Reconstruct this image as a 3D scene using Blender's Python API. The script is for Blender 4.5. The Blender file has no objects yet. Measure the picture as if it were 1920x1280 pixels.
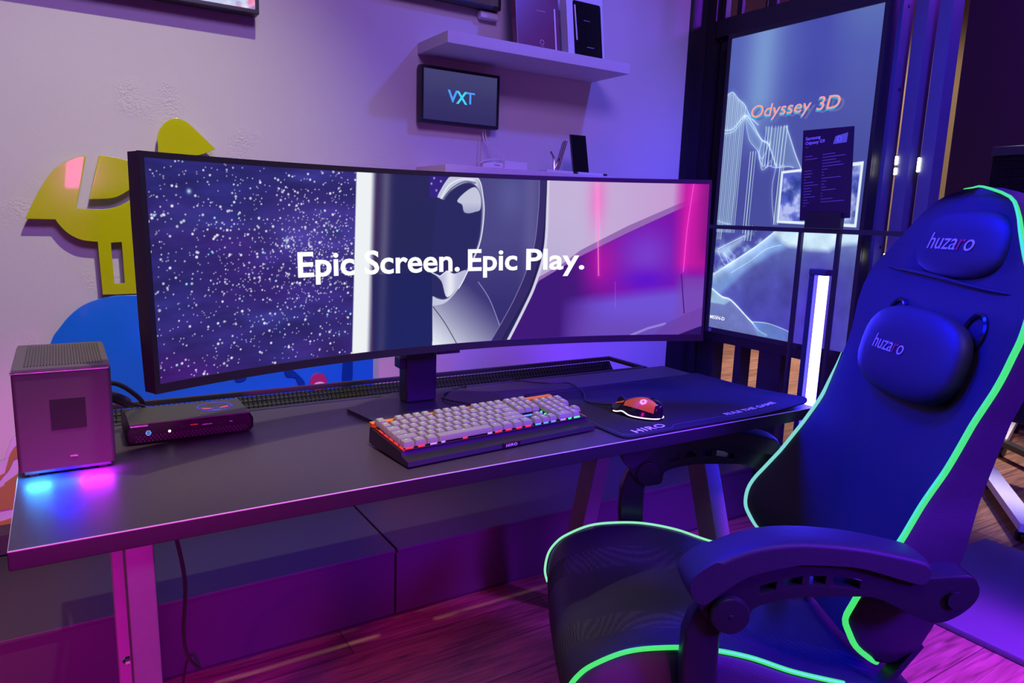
import bpy, bmesh, math, random
import numpy as np
from mathutils import Matrix, Vector

random.seed(7)
rng = np.random.default_rng(11)
SC = bpy.context.scene
COL = SC.collection


def srgb(r, g, b):
    def f(c):
        c = c / 255.0
        return c / 12.92 if c <= 0.04045 else ((c + 0.055) / 1.055) ** 2.4
    return (f(r), f(g), f(b))


# ------------------------------------------------------------------ camera
CAM_F, YAW, PITCH, ROLL, EYE = 1341.3, math.radians(32.40), math.radians(9.892), math.radians(1.956), 1.165
fw = Vector((math.sin(YAW) * math.cos(PITCH), math.cos(YAW) * math.cos(PITCH), -math.sin(PITCH)))
r0 = Vector((math.cos(YAW), -math.sin(YAW), 0))
u0 = r0.cross(fw)
rt = r0 * math.cos(ROLL) + u0 * math.sin(ROLL)
up = -r0 * math.sin(ROLL) + u0 * math.cos(ROLL)
cd = bpy.data.cameras.new('camera')
cam = bpy.data.objects.new('camera', cd)
COL.objects.link(cam)
cd.sensor_width = 36
cd.lens = CAM_F * 36 / 1920
cd.clip_start = 0.02
bk = -fw
cam.matrix_world = Matrix(((rt.x, up.x, bk.x, 0), (rt.y, up.y, bk.y, 0), (rt.z, up.z, bk.z, EYE), (0, 0, 0, 1)))
SC.camera = cam

# ------------------------------------------------------------------ world, exposure, lamps
wd = bpy.data.worlds.new('world')
SC.world = wd
wd.use_nodes = True
bgn = wd.node_tree.nodes['Background']
bgn.inputs[0].default_value = (0.42, 0.16, 1.0, 1)
bgn.inputs[1].default_value = 0.035
SC.view_settings.view_transform = 'Standard'
SC.view_settings.look = 'None'
SC.view_settings.exposure = 0.0
SC.view_settings.gamma = 1.0
SC.view_settings.use_curve_mapping = False


def lamp(name, kind, loc, target, energy, color, size=0.1, size_y=None, angle=60, blend=0.3):
    ld = bpy.data.lights.new(name, kind)
    ld.energy = energy
    ld.color = color
    if kind == 'AREA':
        ld.shape = 'RECTANGLE'
        ld.size = size
        ld.size_y = size_y or size
    else:
        ld.shadow_soft_size = size
    if kind == 'SPOT':
        ld.spot_size = math.radians(angle)
        ld.spot_blend = blend
    o = bpy.data.objects.new(name, ld)
    COL.objects.link(o)
    o.location = loc
    o.rotation_euler = (Vector(target) - Vector(loc)).to_track_quat('-Z', 'Y').to_euler()
    return o


lamp('ceiling_spot_warm', 'SPOT', (0.52, 0.95, 3.05), (0.02, 1.95, 0.8), 165, (1.0, 0.97, 0.68), 0.02, angle=66, blend=1.0)
lamp('desk_fill', 'SPOT', (0.60, 0.75, 3.05), (0.62, 1.14, 0.75), 70, (1.0, 0.97, 0.68), 0.03, angle=27, blend=0.9)  # added fill to light the keyboard and desk; no such fixture seen
lamp('ceiling_wash_violet', 'AREA', (0.4, -0.4, 3.0), (0.2, 2.35, 1.3), 46, (0.46, 0.26, 1.0), 1.0, 0.6)
lamp('wall_wash_blue', 'SPOT', (2.05, 0.9, 2.9), (1.60, 2.35, 1.3), 105, (0.09, 0.10, 1.0), 0.06, angle=58, blend=0.9)
lamp('rgb_spot_magenta', 'SPOT', (-0.15, -1.3, 0.95), (0.16, 1.2, 0.06), 215, (0.95, 0.015, 0.80), 0.12, angle=37, blend=0.3)
lamp('rgb_spot_magenta_left', 'SPOT', (-1.6, 0.15, 1.15), (0.15, 1.25, 0.95), 30, (1.0, 0.02, 0.60), 0.10, angle=30, blend=0.5)
lamp('rgb_lamp_pink', 'AREA', (0.13, -1.9, 1.42), (0.1, 1.4, 1.0), 4, (1.0, 0.03, 0.6), 0.14, 0.26)
lamp('chair_fill_blue', 'SPOT', (0.85, 1.75, 2.5), (1.42, 0.75, 0.80), 600, (0.0, 0.004, 1.0), 0.2, angle=44, blend=0.8)  # added blue light standing in for the lens veil over the chair
lamp('chair_fill_blue_front', 'SPOT', (-0.35, 1.80, 2.35), (1.40, 0.75, 0.80), 700, (0.0, 0.003, 1.0), 0.35, angle=30, blend=0.6)  # second added blue light, flattening the veil tone across the chair front
lamp('chair_fill_violet', 'SPOT', (1.55, -1.6, 1.9), (1.30, 0.80, 0.55), 1000, (0.13, 0.006, 1.0), 0.3, angle=38, blend=0.8)  # added fill lifting the chair's near side to blue
lamp('partition_fill_blue', 'SPOT', (1.3, 0.3, 2.6), (2.5, 1.6, 0.9), 340, (0.0, 0.012, 1.0), 0.12, angle=60, blend=0.8)  # added fill that turns the partition blue
lamp('floor_lamp_purple', 'SPOT', (2.05, 0.25, 0.85), (1.80, 0.80, 0.0), 300, (0.30, 0.02, 1.0), 0.1, angle=80, blend=0.6)
lamp('far_room_warm', 'SPOT', (5.15, 4.6, 2.4), (5.7, 3.4, 1.4), 150, (1.0, 0.76, 0.48), 0.15, angle=95, blend=0.5)
lamp('far_floor_warm', 'SPOT', (3.9, 4.1, 3.1), (4.1, 4.1, 0.0), 800, (1.0, 0.82, 0.80), 0.1, angle=72, blend=0.6)
lamp('stand_floor_warm', 'SPOT', (3.8, 1.35, 2.2), (3.85, 1.4, 0.0), 260, (1.0, 0.88, 0.78), 0.1, angle=50, blend=0.7)
lamp('rgb_floor_magenta', 'SPOT', (-1.1, 0.35, 0.55), (0.3, 1.80, 0.10), 150, (0.95, 0.01, 0.62), 0.08, angle=38, blend=0.7)
lamp('far_room_indigo', 'POINT', (3.9, 0.8, 2.7), (0, 0, 0), 75, (0.26, 0.03, 1.0), 0.15)


# ------------------------------------------------------------------ materials
def nodes(m):
    m.use_nodes = True
    return m.node_tree, m.node_tree.nodes, m.node_tree.links


def mat(name, col, rough=0.5, metal=0.0, noise=30.0, amt=0.08, bump=0.0, bscale=None, emit=None, estr=1.0, spec=0.5, coat=0.0, stretch=None):
    """Procedural principled material: noise varies the colour and the roughness; optional bump."""
    m = bpy.data.materials.new(name)
    nt, N, L = nodes(m)
    b = N['Principled BSDF']
    b.inputs['Roughness'].default_value = rough
    b.inputs['Metallic'].default_value = metal
    b.inputs['Specular IOR Level'].default_value = spec
    b.inputs['Coat Weight'].default_value = coat
    tc = N.new('ShaderNodeTexCoord')
    mp = N.new('ShaderNodeMapping')
    if stretch:
        mp.inputs['Scale'].default_value = stretch
    L.new(tc.outputs['Object'], mp.inputs['Vector'])
    nz = N.new('ShaderNodeTexNoise')
    nz.inputs['Scale'].default_value = noise
    nz.inputs['Detail'].default_value = 4
    L.new(mp.outputs[0], nz.inputs['Vector'])
    mx = N.new('ShaderNodeMix')
    mx.data_type = 'RGBA'
    mx.inputs[6].default_value = (*[max(0, c * (1 - amt)) for c in col], 1)
    mx.inputs[7].default_value = (*[min(1, c * (1 + amt)) for c in col], 1)
    L.new(nz.outputs[0], mx.inputs[0])
    L.new(mx.outputs[2], b.inputs['Base Color'])
    mr = N.new('ShaderNodeMapRange')
    mr.inputs[3].default_value = max(0.02, rough * 0.9)
    mr.inputs[4].default_value = min(1, rough * 1.1)
    L.new(nz.outputs[0], mr.inputs[0])
    L.new(mr.outputs[0], b.inputs['Roughness'])
    if bump:
        n2 = N.new('ShaderNodeTexNoise')
        n2.inputs['Scale'].default_value = bscale or noise
        n2.inputs['Detail'].default_value = 6
        L.new(mp.outputs[0], n2.inputs['Vector'])
        bp = N.new('ShaderNodeBump')
        bp.inputs['Strength'].default_value = bump
        bp.inputs['Distance'].default_value = 0.005
        L.new(n2.outputs[0], bp.inputs['Height'])
        L.new(bp.outputs[0], b.inputs['Normal'])
    if emit:
        b.inputs['Emission Color'].default_value = (*emit, 1)
        b.inputs['Emission Strength'].default_value = estr
    return m


def glow(name, col, strength=1.0):
    m = bpy.data.materials.new(name)
    nt, N, L = nodes(m)
    b = N['Principled BSDF']
    b.inputs['Base Color'].default_value = (0.02, 0.02, 0.02, 1)
    b.inputs['Roughness'].default_value = 0.4
    nz = N.new('ShaderNodeTexNoise')
    nz.inputs['Scale'].default_value = 60
    mr = N.new('ShaderNodeMapRange')
    mr.inputs[3].default_value = strength * 0.92
    mr.inputs[4].default_value = strength * 1.08
    L.new(nz.outputs[0], mr.inputs[0])
    L.new(mr.outputs[0], b.inputs['Emission Strength'])
    b.inputs['Emission Color'].default_value = (*col, 1)
    return m


def screen_mat(name, strength=1.0, rough=0.12):
    """A lit display: emits the picture stored on the panel's own points."""
    m = bpy.data.materials.new(name)
    nt, N, L = nodes(m)
    b = N['Principled BSDF']
    b.inputs['Base Color'].default_value = (0.004, 0.004, 0.005, 1)
    b.inputs['Roughness'].default_value = rough
    b.inputs['Specular IOR Level'].default_value = 0.25
    at = N.new('ShaderNodeAttribute')
    at.attribute_name = 'picture'
    L.new(at.outputs['Color'], b.inputs['Emission Color'])
    b.inputs['Emission Strength'].default_value = strength
    return m


def wood_floor():
    m = bpy.data.materials.new('laminate_planks')
    nt, N, L = nodes(m)
    b = N['Principled BSDF']
    tc = N.new('ShaderNodeTexCoord')
    br = N.new('ShaderNodeTexBrick')
    br.inputs['Scale'].default_value = 1.0
    br.inputs['Brick Width'].default_value = 1.2
    br.inputs['Row Height'].default_value = 0.14
    br.inputs['Mortar Size'].default_value = 0.0015
    br.inputs['Color1'].default_value = (0.23, 0.11, 0.075, 1)
    br.inputs['Color2'].default_value = (0.34, 0.18, 0.12, 1)
    br.inputs['Mortar'].default_value = (0.06, 0.035, 0.02, 1)
    L.new(tc.outputs['Object'], br.inputs['Vector'])
    mp = N.new('ShaderNodeMapping')
    mp.inputs['Scale'].default_value = (1.6, 22, 1)
    L.new(tc.outputs['Object'], mp.inputs['Vector'])
    nz = N.new('ShaderNodeTexNoise')
    nz.inputs['Scale'].default_value = 2.5
    nz.inputs['Detail'].default_value = 8
    nz.inputs['Distortion'].default_value = 1.2
    L.new(mp.outputs[0], nz.inputs['Vector'])
    cr = N.new('ShaderNodeValToRGB')
    cr.color_ramp.elements[0].position = 0.3
    cr.color_ramp.elements[0].color = (0.38, 0.34, 0.32, 1)
    cr.color_ramp.elements[1].position = 0.72
    cr.color_ramp.elements[1].color = (1.25, 1.2, 1.15, 1)
    L.new(nz.outputs[0], cr.inputs[0])
    mx = N.new('ShaderNodeMix')
    mx.data_type = 'RGBA'
    mx.blend_type = 'MULTIPLY'
    mx.inputs[0].default_value = 1
    L.new(br.outputs[0], mx.inputs[6])
    L.new(cr.outputs[0], mx.inputs[7])
    L.new(mx.outputs[2], b.inputs['Base Color'])
    b.inputs['Roughness'].default_value = 0.42
    bp = N.new('ShaderNodeBump')
    bp.inputs['Strength'].default_value = 0.15
    bp.inputs['Distance'].default_value = 0.003
    L.new(nz.outputs[0], bp.inputs['Height'])
    L.new(bp.outputs[0], b.inputs['Normal'])
    return m


def plaster():
    m = mat('wall_plaster', (0.60, 0.56, 0.55), 0.85, noise=3.0, amt=0.05)
    nt, N, L = nodes(m)
    b = N['Principled BSDF']
    tc = N.new('ShaderNodeTexCoord')
    n1 = N.new('ShaderNodeTexNoise')
    n1.inputs['Scale'].default_value = 5
    n1.inputs['Detail'].default_value = 9
    n1.inputs['Roughness'].default_value = 0.7
    L.new(tc.outputs['Object'], n1.inputs['Vector'])
    n2 = N.new('ShaderNodeTexVoronoi')
    n2.inputs['Scale'].default_value = 160
    L.new(tc.outputs['Object'], n2.inputs['Vector'])
    n3 = N.new('ShaderNodeTexNoise')
    n3.inputs['Scale'].default_value = 4.5
    L.new(tc.outputs['Object'], n3.inputs['Vector'])
    cr = N.new('ShaderNodeValToRGB')
    cr.color_ramp.elements[0].position = 0.62
    cr.color_ramp.elements[1].position = 0.72
    L.new(n3.outputs[0], cr.inputs[0])
    mu = N.new('ShaderNodeMath')
    mu.operation = 'MULTIPLY'
    L.new(n2.outputs[0], mu.inputs[0])
    L.new(cr.outputs[0], mu.inputs[1])
    ad = N.new('ShaderNodeMath')
    ad.operation = 'ADD'
    L.new(n1.outputs[0], ad.inputs[0])
    L.new(mu.outputs[0], ad.inputs[1])
    bp = N.new('ShaderNodeBump')
    bp.inputs['Strength'].default_value = 0.45
    bp.inputs['Distance'].default_value = 0.004
    L.new(ad.outputs[0], bp.inputs['Height'])
    L.new(bp.outputs[0], b.inputs['Normal'])
    return m


def weave(name, col, scale=260.0, rough=0.8):
    """Knitted spacer mesh: small dark holes in a dark fabric."""
    m = mat(name, col, rough, noise=80, amt=0.2)
    nt, N, L = nodes(m)
    b = N['Principled BSDF']
    tc = N.new('ShaderNodeTexCoord')
    vo = N.new('ShaderNodeTexVoronoi')
    vo.inputs['Scale'].default_value = scale
    vo.inputs['Randomness'].default_value = 0.15
    L.new(tc.outputs['Object'], vo.inputs['Vector'])
    cr = N.new('ShaderNodeValToRGB')
    cr.color_ramp.elements[0].position = 0.25
    cr.color_ramp.elements[0].color = (col[0] * 0.1, col[1] * 0.1, col[2] * 0.1, 1)
    cr.color_ramp.elements[1].position = 0.55
    cr.color_ramp.elements[1].color = (*[c * 2.2 for c in col], 1)
    L.new(vo.outputs[0], cr.inputs[0])
    L.new(cr.outputs[0], b.inputs['Base Color'])
    bp = N.new('ShaderNodeBump')
    bp.inputs['Strength'].default_value = 0.8
    bp.inputs['Distance'].default_value = 0.002
    L.new(vo.outputs[0], bp.inputs['Height'])
    L.new(bp.outputs[0], b.inputs['Normal'])
    return m


M = dict(
    plaster=plaster(), floor=wood_floor(),
    desk=mat('desk_black_laminate', (0.052, 0.038, 0.047), 0.42, noise=220, amt=0.15, bump=0.05, bscale=500),
    desk_edge=mat('desk_edge_band', (0.016, 0.013, 0.018), 0.5, noise=120),
    black_metal=mat('black_powder_coat', (0.03, 0.028, 0.032), 0.45, noise=150, bump=0.04, bscale=400),
    dark_metal=mat('dark_steel', (0.045, 0.04, 0.05), 0.35, 0.4, noise=90),
    tray_metal=mat('tray_steel', (0.035, 0.03, 0.04), 0.5, noise=90),
    tray_wire=mat('tray_wire', (0.026, 0.02, 0.030), 0.5, noise=90),
    edge_line=mat('pale_edge_highlight', (0.62, 0.56, 0.58), 0.3, noise=90, amt=0.03),  # pale tone of the highlight painted on the desk edge
    leg_metal=mat('desk_leg_steel', (0.19, 0.155, 0.18), 0.38, 0.2, noise=90),
    bench=mat('black_cabinet_board', (0.034, 0.028, 0.036), 0.5, noise=160, bump=0.05, bscale=300),
    black_plastic=mat('black_plastic', (0.018, 0.017, 0.02), 0.4, noise=120),
    gloss_black=mat('gloss_black_plastic', (0.012, 0.012, 0.014), 0.15, noise=80),
    bezel=mat('monitor_bezel_plastic', (0.02, 0.018, 0.022), 0.35, noise=100),
    yellow=mat('yellow_gloss_board', srgb(192, 198, 12), 0.16, noise=14, amt=0.06, coat=0.4),
    blue=mat('blue_gloss_board', srgb(30, 120, 225), 0.14, noise=10, amt=0.05, coat=0.4),
    blue_shadow=mat('blue_board_shadow', srgb(10, 62, 150), 0.2, noise=10),  # darker blue for shadows painted on the blue board
    brown=mat('brown_gloss_board', srgb(165, 130, 62), 0.3, noise=18),
    pale=mat('pale_board', srgb(205, 190, 215), 0.4, noise=18),
    pink=mat('pink_gloss_board', srgb(170, 50, 110), 0.2, noise=16),
    white=mat('white_plastic', (0.72, 0.70, 0.74), 0.4, noise=60, amt=0.04),
    shelf=mat('white_shelf_board', (0.66, 0.62, 0.66), 0.6, noise=40, amt=0.05, bump=0.06, bscale=120),
    keycap=mat('keycap_grey', srgb(150, 146, 128), 0.5, noise=200, amt=0.05),
    orange=mat('orange_plate', srgb(225, 130, 40), 0.4, noise=60),
    orange_gloss=mat('orange_side_panel', srgb(240, 120, 30), 0.4, noise=60),
    pad=mat('cloth_mouse_pad', (0.008, 0.007, 0.010), 0.85, noise=400, amt=0.3, bump=0.1, bscale=900),
    box=mat('anodised_aluminium', (0.125, 0.09, 0.115), 0.5, 0.3, noise=300, amt=0.06),
    box_dark=mat('smoked_window', (0.035, 0.03, 0.035), 0.25, noise=60),
    mini_top=mat('perforated_plate', (0.07, 0.065, 0.07), 0.45, 0.3, noise=700, amt=0.5),
    leather=mat('black_leatherette', (0.028, 0.026, 0.032), 0.55, noise=180, bump=0.12, bscale=420),
    seat_mesh=weave('black_spacer_mesh', (0.02, 0.018, 0.024)),
    arm=mat('armrest_plastic', (0.02, 0.018, 0.022), 0.36, noise=140, bump=0.05, bscale=500),
    cable=mat('black_cable', (0.015, 0.014, 0.016), 0.45, noise=80),
    wcable=mat('white_cable', (0.7, 0.68, 0.72), 0.45, noise=80),
    slat=mat('dark_slat_board', (0.02, 0.018, 0.028), 0.4, noise=40),
    slat_lit=mat('lit_slat_grey', (0.10, 0.11, 0.14), 0.4, noise=40),  # slat board with the light on its sides put into the grey
    far=mat('beige_far_wall', (0.55, 0.44, 0.32), 0.85, noise=6, amt=0.15, bump=0.1),
    far_dark=mat('dark_far_wall', (0.06, 0.04, 0.07), 0.8, noise=8),
    white_metal=mat('white_steel', (0.72, 0.70, 0.74), 0.35, noise=50, amt=0.04),
    mat_grey=mat('grey_floor_board', (0.10, 0.095, 0.115), 0.35, noise=5, amt=0.15),
    maroon=mat('maroon_box_print', (0.20, 0.045, 0.09), 0.3, noise=20),
    print_white=mat('white_print', (0.8, 0.75, 0.78), 0.5, noise=60, amt=0.03),
    print_dim=mat('dim_print', (0.30, 0.24, 0.36), 0.5, noise=60, amt=0.03),
    print_red=mat('red_print', srgb(215, 40, 70), 0.5, noise=60, amt=0.03),
    card=mat('card_purple', srgb(52, 18, 60), 0.35, noise=30),
    mini_case=mat('matte_black_case', (0.008, 0.007, 0.009), 0.6, noise=200, spec=0.25),
    print_faint=mat('faint_print', (0.10, 0.07, 0.14), 0.6, noise=60),
    phone=mat('phone_glass', (0.01, 0.01, 0.012), 0.1, noise=40),
    silver=mat('silver_metal', (0.6, 0.58, 0.62), 0.25, 0.9, noise=80, amt=0.04),
    chrome=mat('chrome', (0.8, 0.78, 0.8), 0.12, 1.0, noise=80, amt=0.03),
    tube=glow('led_tube_core', (0.03, 0.025, 1.0), 90.0),
    led_near=glow('led_piping_green', srgb(70, 235, 110), 0.95),
    led_far=glow('led_piping_blue_lit', srgb(135, 225, 220), 0.9),  # the green piping with blue light falling on it mixed into its colour
    led_seat=glow('led_piping_pale_green', srgb(150, 245, 190), 0.95),
    txt_white=glow('lit_white_letters', (1, 1, 1), 1.0),
    txt_blue=glow('lit_blue_letters', srgb(70, 160, 255), 1.0),
    txt_cyan=glow('lit_cyan_letters', srgb(60, 215, 245), 1.0),
    g_red=glow('key_light_red', srgb(255, 40, 60), 1.6),
    g_blue=glow('key_light_blue', srgb(90, 140, 255), 1.6),
    g_green=glow('key_light_green', srgb(70, 255, 130), 1.6),
    g_violet=glow('key_light_violet', srgb(190, 140, 255), 1.2),
    g_white=glow('led_white', (1, 0.98, 0.95), 3.0),
    g_pinkwhite=glow('mouse_edge_light', srgb(245, 215, 255), 1.6),
    g_logo=glow('mouse_logo_light', srgb(240, 160, 250), 1.1),
    g_cyan=glow('underglow_cyan', (0.03, 0.30, 1.0), 150.0),
    g_ublue=glow('underglow_blue', (0.0, 0.01, 1.0), 480.0),
    g_mag=glow('underglow_magenta', (0.50, 0.015, 1.0), 140.0),
    g_skull=glow('emblem_blue', srgb(80, 70, 225), 0.8),
    g_skullred=glow('emblem_red', srgb(250, 90, 140), 0.9),
    g_legend=glow('key_legend', srgb(225, 235, 220), 0.7),
    g_lamp_glint=glow('bulb_and_glint', (1.0, 0.97, 0.85), 12.0),
    scr=screen_mat('monitor_picture', 1.0),
)


# ------------------------------------------------------------------ mesh builder
class MB:
    def __init__(self):
        self.v, self.f, self.mi, self.cur = [], [], [], 0

    def add(self, vs, fs, X=None):
        n = len(self.v)
        if X is not None:
            vs = [X @ Vector(v) for v in vs]
        self.v += [tuple(v) for v in vs]
        self.f += [tuple(i + n for i in f) for f in fs]
        self.mi += [self.cur] * len(fs)
        return self

    def box(self, lo, hi, bevel=0.0, X=None, seg=2):
        bm = bmesh.new()
        bmesh.ops.create_cube(bm, size=1)
        for v in bm.verts:
            v.co = Vector([lo[k] + (v.co[k] + 0.5) * (hi[k] - lo[k]) for k in range(3)])
        if bevel:
            bmesh.ops.bevel(bm, geom=list(bm.edges), offset=bevel, segments=seg, affect='EDGES', profile=0.5)
        bm.verts.index_update()
        vs = [v.co.copy() for v in bm.verts]
        fs = [[v.index for v in f.verts] for f in bm.faces]
        bm.free()
        return self.add(vs, fs, X)

    def beam(self, a, b, w, h, bevel=0.003, upv=(0, 0, 1)):
        """A square bar from a to b: w across, h along upv."""
        a, b = Vector(a), Vector(b)
        d = (b - a)
        L = d.length
        d.normalize()
        s = d.cross(Vector(upv)).normalized()
        u = s.cross(d)
        X = Matrix((((s.x, d.x, u.x, a.x)), (s.y, d.y, u.y, a.y), (s.z, d.z, u.z, a.z), (0, 0, 0, 1)))
        return self.box((-w / 2, 0, -h / 2), (w / 2, L, h / 2), bevel, X)

    def prism(self, pts, fn, t0, t1, bevel=0.0):
        """Closed 2-D outline pts swept from t0 to t1; fn(p, q, t) gives the point."""
        n = len(pts)
        vs = [fn(p, q, t0) for p, q in pts] + [fn(p, q, t1) for p, q in pts]
        fs = [list(range(n))[::-1], list(range(n, 2 * n))] + [[i, (i + 1) % n, n + (i + 1) % n, n + i] for i in range(n)]
        return self.add(vs, fs)

    def tube(self, path, r, n=8, closed=False, cap=True):
        P = [Vector(p) for p in path]
        m = len(P)
        R = r if isinstance(r, (list, tuple)) else [r] * m
        vs, fs = [], []
        ref = None
        for i in range(m):
            a = P[i - 1] if (i > 0 or closed) else P[i]
            b = P[(i + 1) % m] if (i < m - 1 or closed) else P[i]
            d = (b - a).normalized()
            if ref is None:
                ref = Vector((0, 0, 1)) if abs(d.z) < 0.9 else Vector((1, 0, 0))
            s = d.cross(ref).normalized()
            u = s.cross(d).normalized()
            ref = u
            for k in range(n):
                t = 2 * math.pi * k / n
                vs.append(P[i] + (s * math.cos(t) + u * math.sin(t)) * R[i])
        for i in range(m if closed else m - 1):
            j = (i + 1) % m
            for k in range(n):
                l = (k + 1) % n
                fs.append((i * n + k, i * n + l, j * n + l, j * n + k))
        if cap and not closed:
            fs.append(tuple(range(n))[::-1])
            fs.append(tuple((m - 1) * n + k for k in range(n)))
        return self.add(vs, fs)

    def lathe(self, prof, n=24, X=None):
        """prof: (radius, height) pairs around local z."""
        vs, fs = [], []
        for r, z in prof:
            for k in range(n):
                t = 2 * math.pi * k / n
                vs.append((r * math.cos(t), r * math.sin(t), z))
        for i in range(len(prof) - 1):
            for k in range(n):
                l = (k + 1) % n
                fs.append((i * n + k, i * n + l, (i + 1) * n + l, (i + 1) * n + k))
        fs.append(tuple(range(n))[::-1])
        fs.append(tuple((len(prof) - 1) * n + k for k in range(n)))
        return self.add(vs, fs, X)

    def rings(self, rings, closed_ends=True):
        """Loft a list of equal-length closed loops."""
        n = len(rings[0])
        vs = [p for r in rings for p in r]
        fs = []
        for i in range(len(rings) - 1):
            for k in range(n):
                l = (k + 1) % n
                fs.append((i * n + k, i * n + l, (i + 1) * n + l, (i + 1) * n + k))
        if closed_ends:
            fs.append(tuple(range(n))[::-1])
            fs.append(tuple((len(rings) - 1) * n + k for k in range(n)))
        return self.add(vs, fs)

    def ellipsoid(self, c, rx, ry, rz, X=None, p=2.4, nu=28, nv=16):
        """A cushion: superellipsoid with axes along local x, y, z."""
        def sp(a, e):
            return math.copysign(abs(a) ** e, a)
        e = 2 / p
        vs, fs = [], []
        for j in range(nv + 1):
            b = -math.pi / 2 + math.pi * j / nv
            for i in range(nu):
                a = 2 * math.pi * i / nu
                vs.append((c[0] + rx * sp(math.cos(b), e) * sp(math.cos(a), e), c[1] + ry * sp(math.cos(b), e) * sp(math.sin(a), e), c[2] + rz * sp(math.sin(b), e)))
        for j in range(nv):
            for i in range(nu):
                k = (i + 1) % nu
                fs.append((j * nu + i, j * nu + k, (j + 1) * nu + k, (j + 1) * nu + i))
        return self.add(vs, fs, X)

    def build(self, name, m, parent=None, smooth=35):
        me = bpy.data.meshes.new(name)
        W = WM.get(parent.name) if parent is not None else None
        vs = self.v
        if W is not None:
            Wi = W.inverted()
            vs = [tuple(Wi @ Vector(v)) for v in vs]
        me.from_pydata(vs, [], self.f)
        for mm in (m if isinstance(m, (list, tuple)) else [m]):
            me.materials.append(mm)
        if any(self.mi):
            me.polygons.foreach_set('material_index', self.mi)
        bm = bmesh.new()
        bm.from_mesh(me)
        bmesh.ops.remove_doubles(bm, verts=bm.verts, dist=1e-6)
        bmesh.ops.recalc_face_normals(bm, faces=bm.faces)
        bm.to_mesh(me)
        bm.free()
        if smooth:
            me.shade_smooth()
            me.set_sharp_from_angle(angle=math.radians(smooth))
        o = bpy.data.objects.new(name, me)
        COL.objects.link(o)
        if smooth:
            wn = o.modifiers.new('weighted_normal', 'WEIGHTED_NORMAL')
            wn.keep_sharp = True
        if parent is not None:
            o.parent = parent
            WM[o.name] = W
        else:
            WM[o.name] = Matrix.Identity(4)
        return o


WM = {}


def tag(o, label, cat, group=None):
    o['label'] = label
    o['category'] = cat
    if group:
        o['group'] = group
    return o


def thing(name, label, cat, loc=(0, 0, 0), rotz=0.0, group=None):
    o = bpy.data.objects.new(name, None)
    o.empty_display_size = 0.05
    COL.objects.link(o)
    o.location = loc
    o.rotation_euler = (0, 0, rotz)
    WM[o.name] = Matrix.Translation(loc) @ Matrix.Rotation(rotz, 4, 'Z')
    return tag(o, label, cat, group)


def struct(name, mb, m, smooth=35):
    o = mb.build(name, m, None, smooth)
    o['kind'] = 'structure'
    return o


def cr(pts, n=8, closed=False):
    """Catmull-Rom through pts."""
    P = [Vector(p) for p in pts]
    m = len(P)
    out = []
    for i in range(m if closed else m - 1):
        if closed:
            a, b, c, d = P[i - 1], P[i], P[(i + 1) % m], P[(i + 2) % m]
        else:
            a, b, c, d = P[max(i - 1, 0)], P[i], P[i + 1], P[min(i + 2, m - 1)]
        for k in range(n):
            t = k / n
            out.append(0.5 * ((2 * b) + (c - a) * t + (2 * a - 5 * b + 4 * c - d) * t * t + (3 * b - a - 3 * c + d) * t ** 3))
    if not closed:
        out.append(P[-1])
    return out


def cr2(pts, n=8, closed=False):
    return [(p.x, p.y) for p in cr([(a, b, 0) for a, b in pts], n, closed)]


def flat_shape(outlines, extrude, bevel=0.0):
    """Filled 2-D outlines (later ones may be holes) as verts, faces; x, y in the plane, z through the thickness."""
    cu = bpy.data.curves.new('outline', 'CURVE')
    cu.dimensions = '2D'
    cu.fill_mode = 'BOTH'
    cu.extrude = extrude
    cu.bevel_depth = bevel
    cu.bevel_resolution = 1
    for pts in outlines:
        s = cu.splines.new('POLY')
        s.points.add(len(pts) - 1)
        for p, q in zip(s.points, pts):
            p.co = (q[0], q[1], 0, 1)
        s.use_cyclic_u = True
    return curve_geo(cu)


def curve_geo(cu):
    o = bpy.data.objects.new('tmp', cu)
    COL.objects.link(o)
    dg = bpy.context.evaluated_depsgraph_get()
    dg.update()
    me = o.evaluated_get(dg).to_mesh()
    vs = [tuple(v.co) for v in me.vertices]
    fs = [tuple(p.vertices) for p in me.polygons]
    mi = [p.material_index for p in me.polygons]
    o.evaluated_get(dg).to_mesh_clear()
    bpy.data.objects.remove(o)
    bpy.data.curves.remove(cu)
    return vs, fs, mi


def letters(s, w, h, fn, offset=0.0, thick=0.0005, shear=0.0, marks=None, spacing=1.0):
    """Lettering w wide; h is the height of the tallest capital. fn(x, y, z) places it. Returns an MB."""
    cu = bpy.data.curves.new('text', 'FONT')
    cu.body = s
    cu.offset = offset
    cu.extrude = 0.01
    cu.shear = shear
    cu.space_character = spacing
    cu.resolution_u = 4
    if marks:
        cu.materials.append(None)
        cu.materials.append(None)
        for k in marks:
            cu.body_format[k].material_index = 1
    vs, fs, mi = curve_geo(cu)
    x0 = min(v[0] for v in vs)
    x1 = max(v[0] for v in vs)
    cap = 0.729
    mb = MB()
    mb.v = [tuple(fn((v[0] - x0) / (x1 - x0) * w, v[1] / cap * h, v[2] / 0.01 * thick)) for v in vs]
    mb.f = fs
    mb.mi = mi if marks else [0] * len(fs)
    return mb


# ------------------------------------------------------------------ painting of lit pictures (arrays over a panel's own u, v)
def lin(a):
    a = np.asarray(a, float) / 255.0
    return np.where(a <= 0.04045, a / 12.92, ((a + 0.055) / 1.055) ** 2.4)


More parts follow.
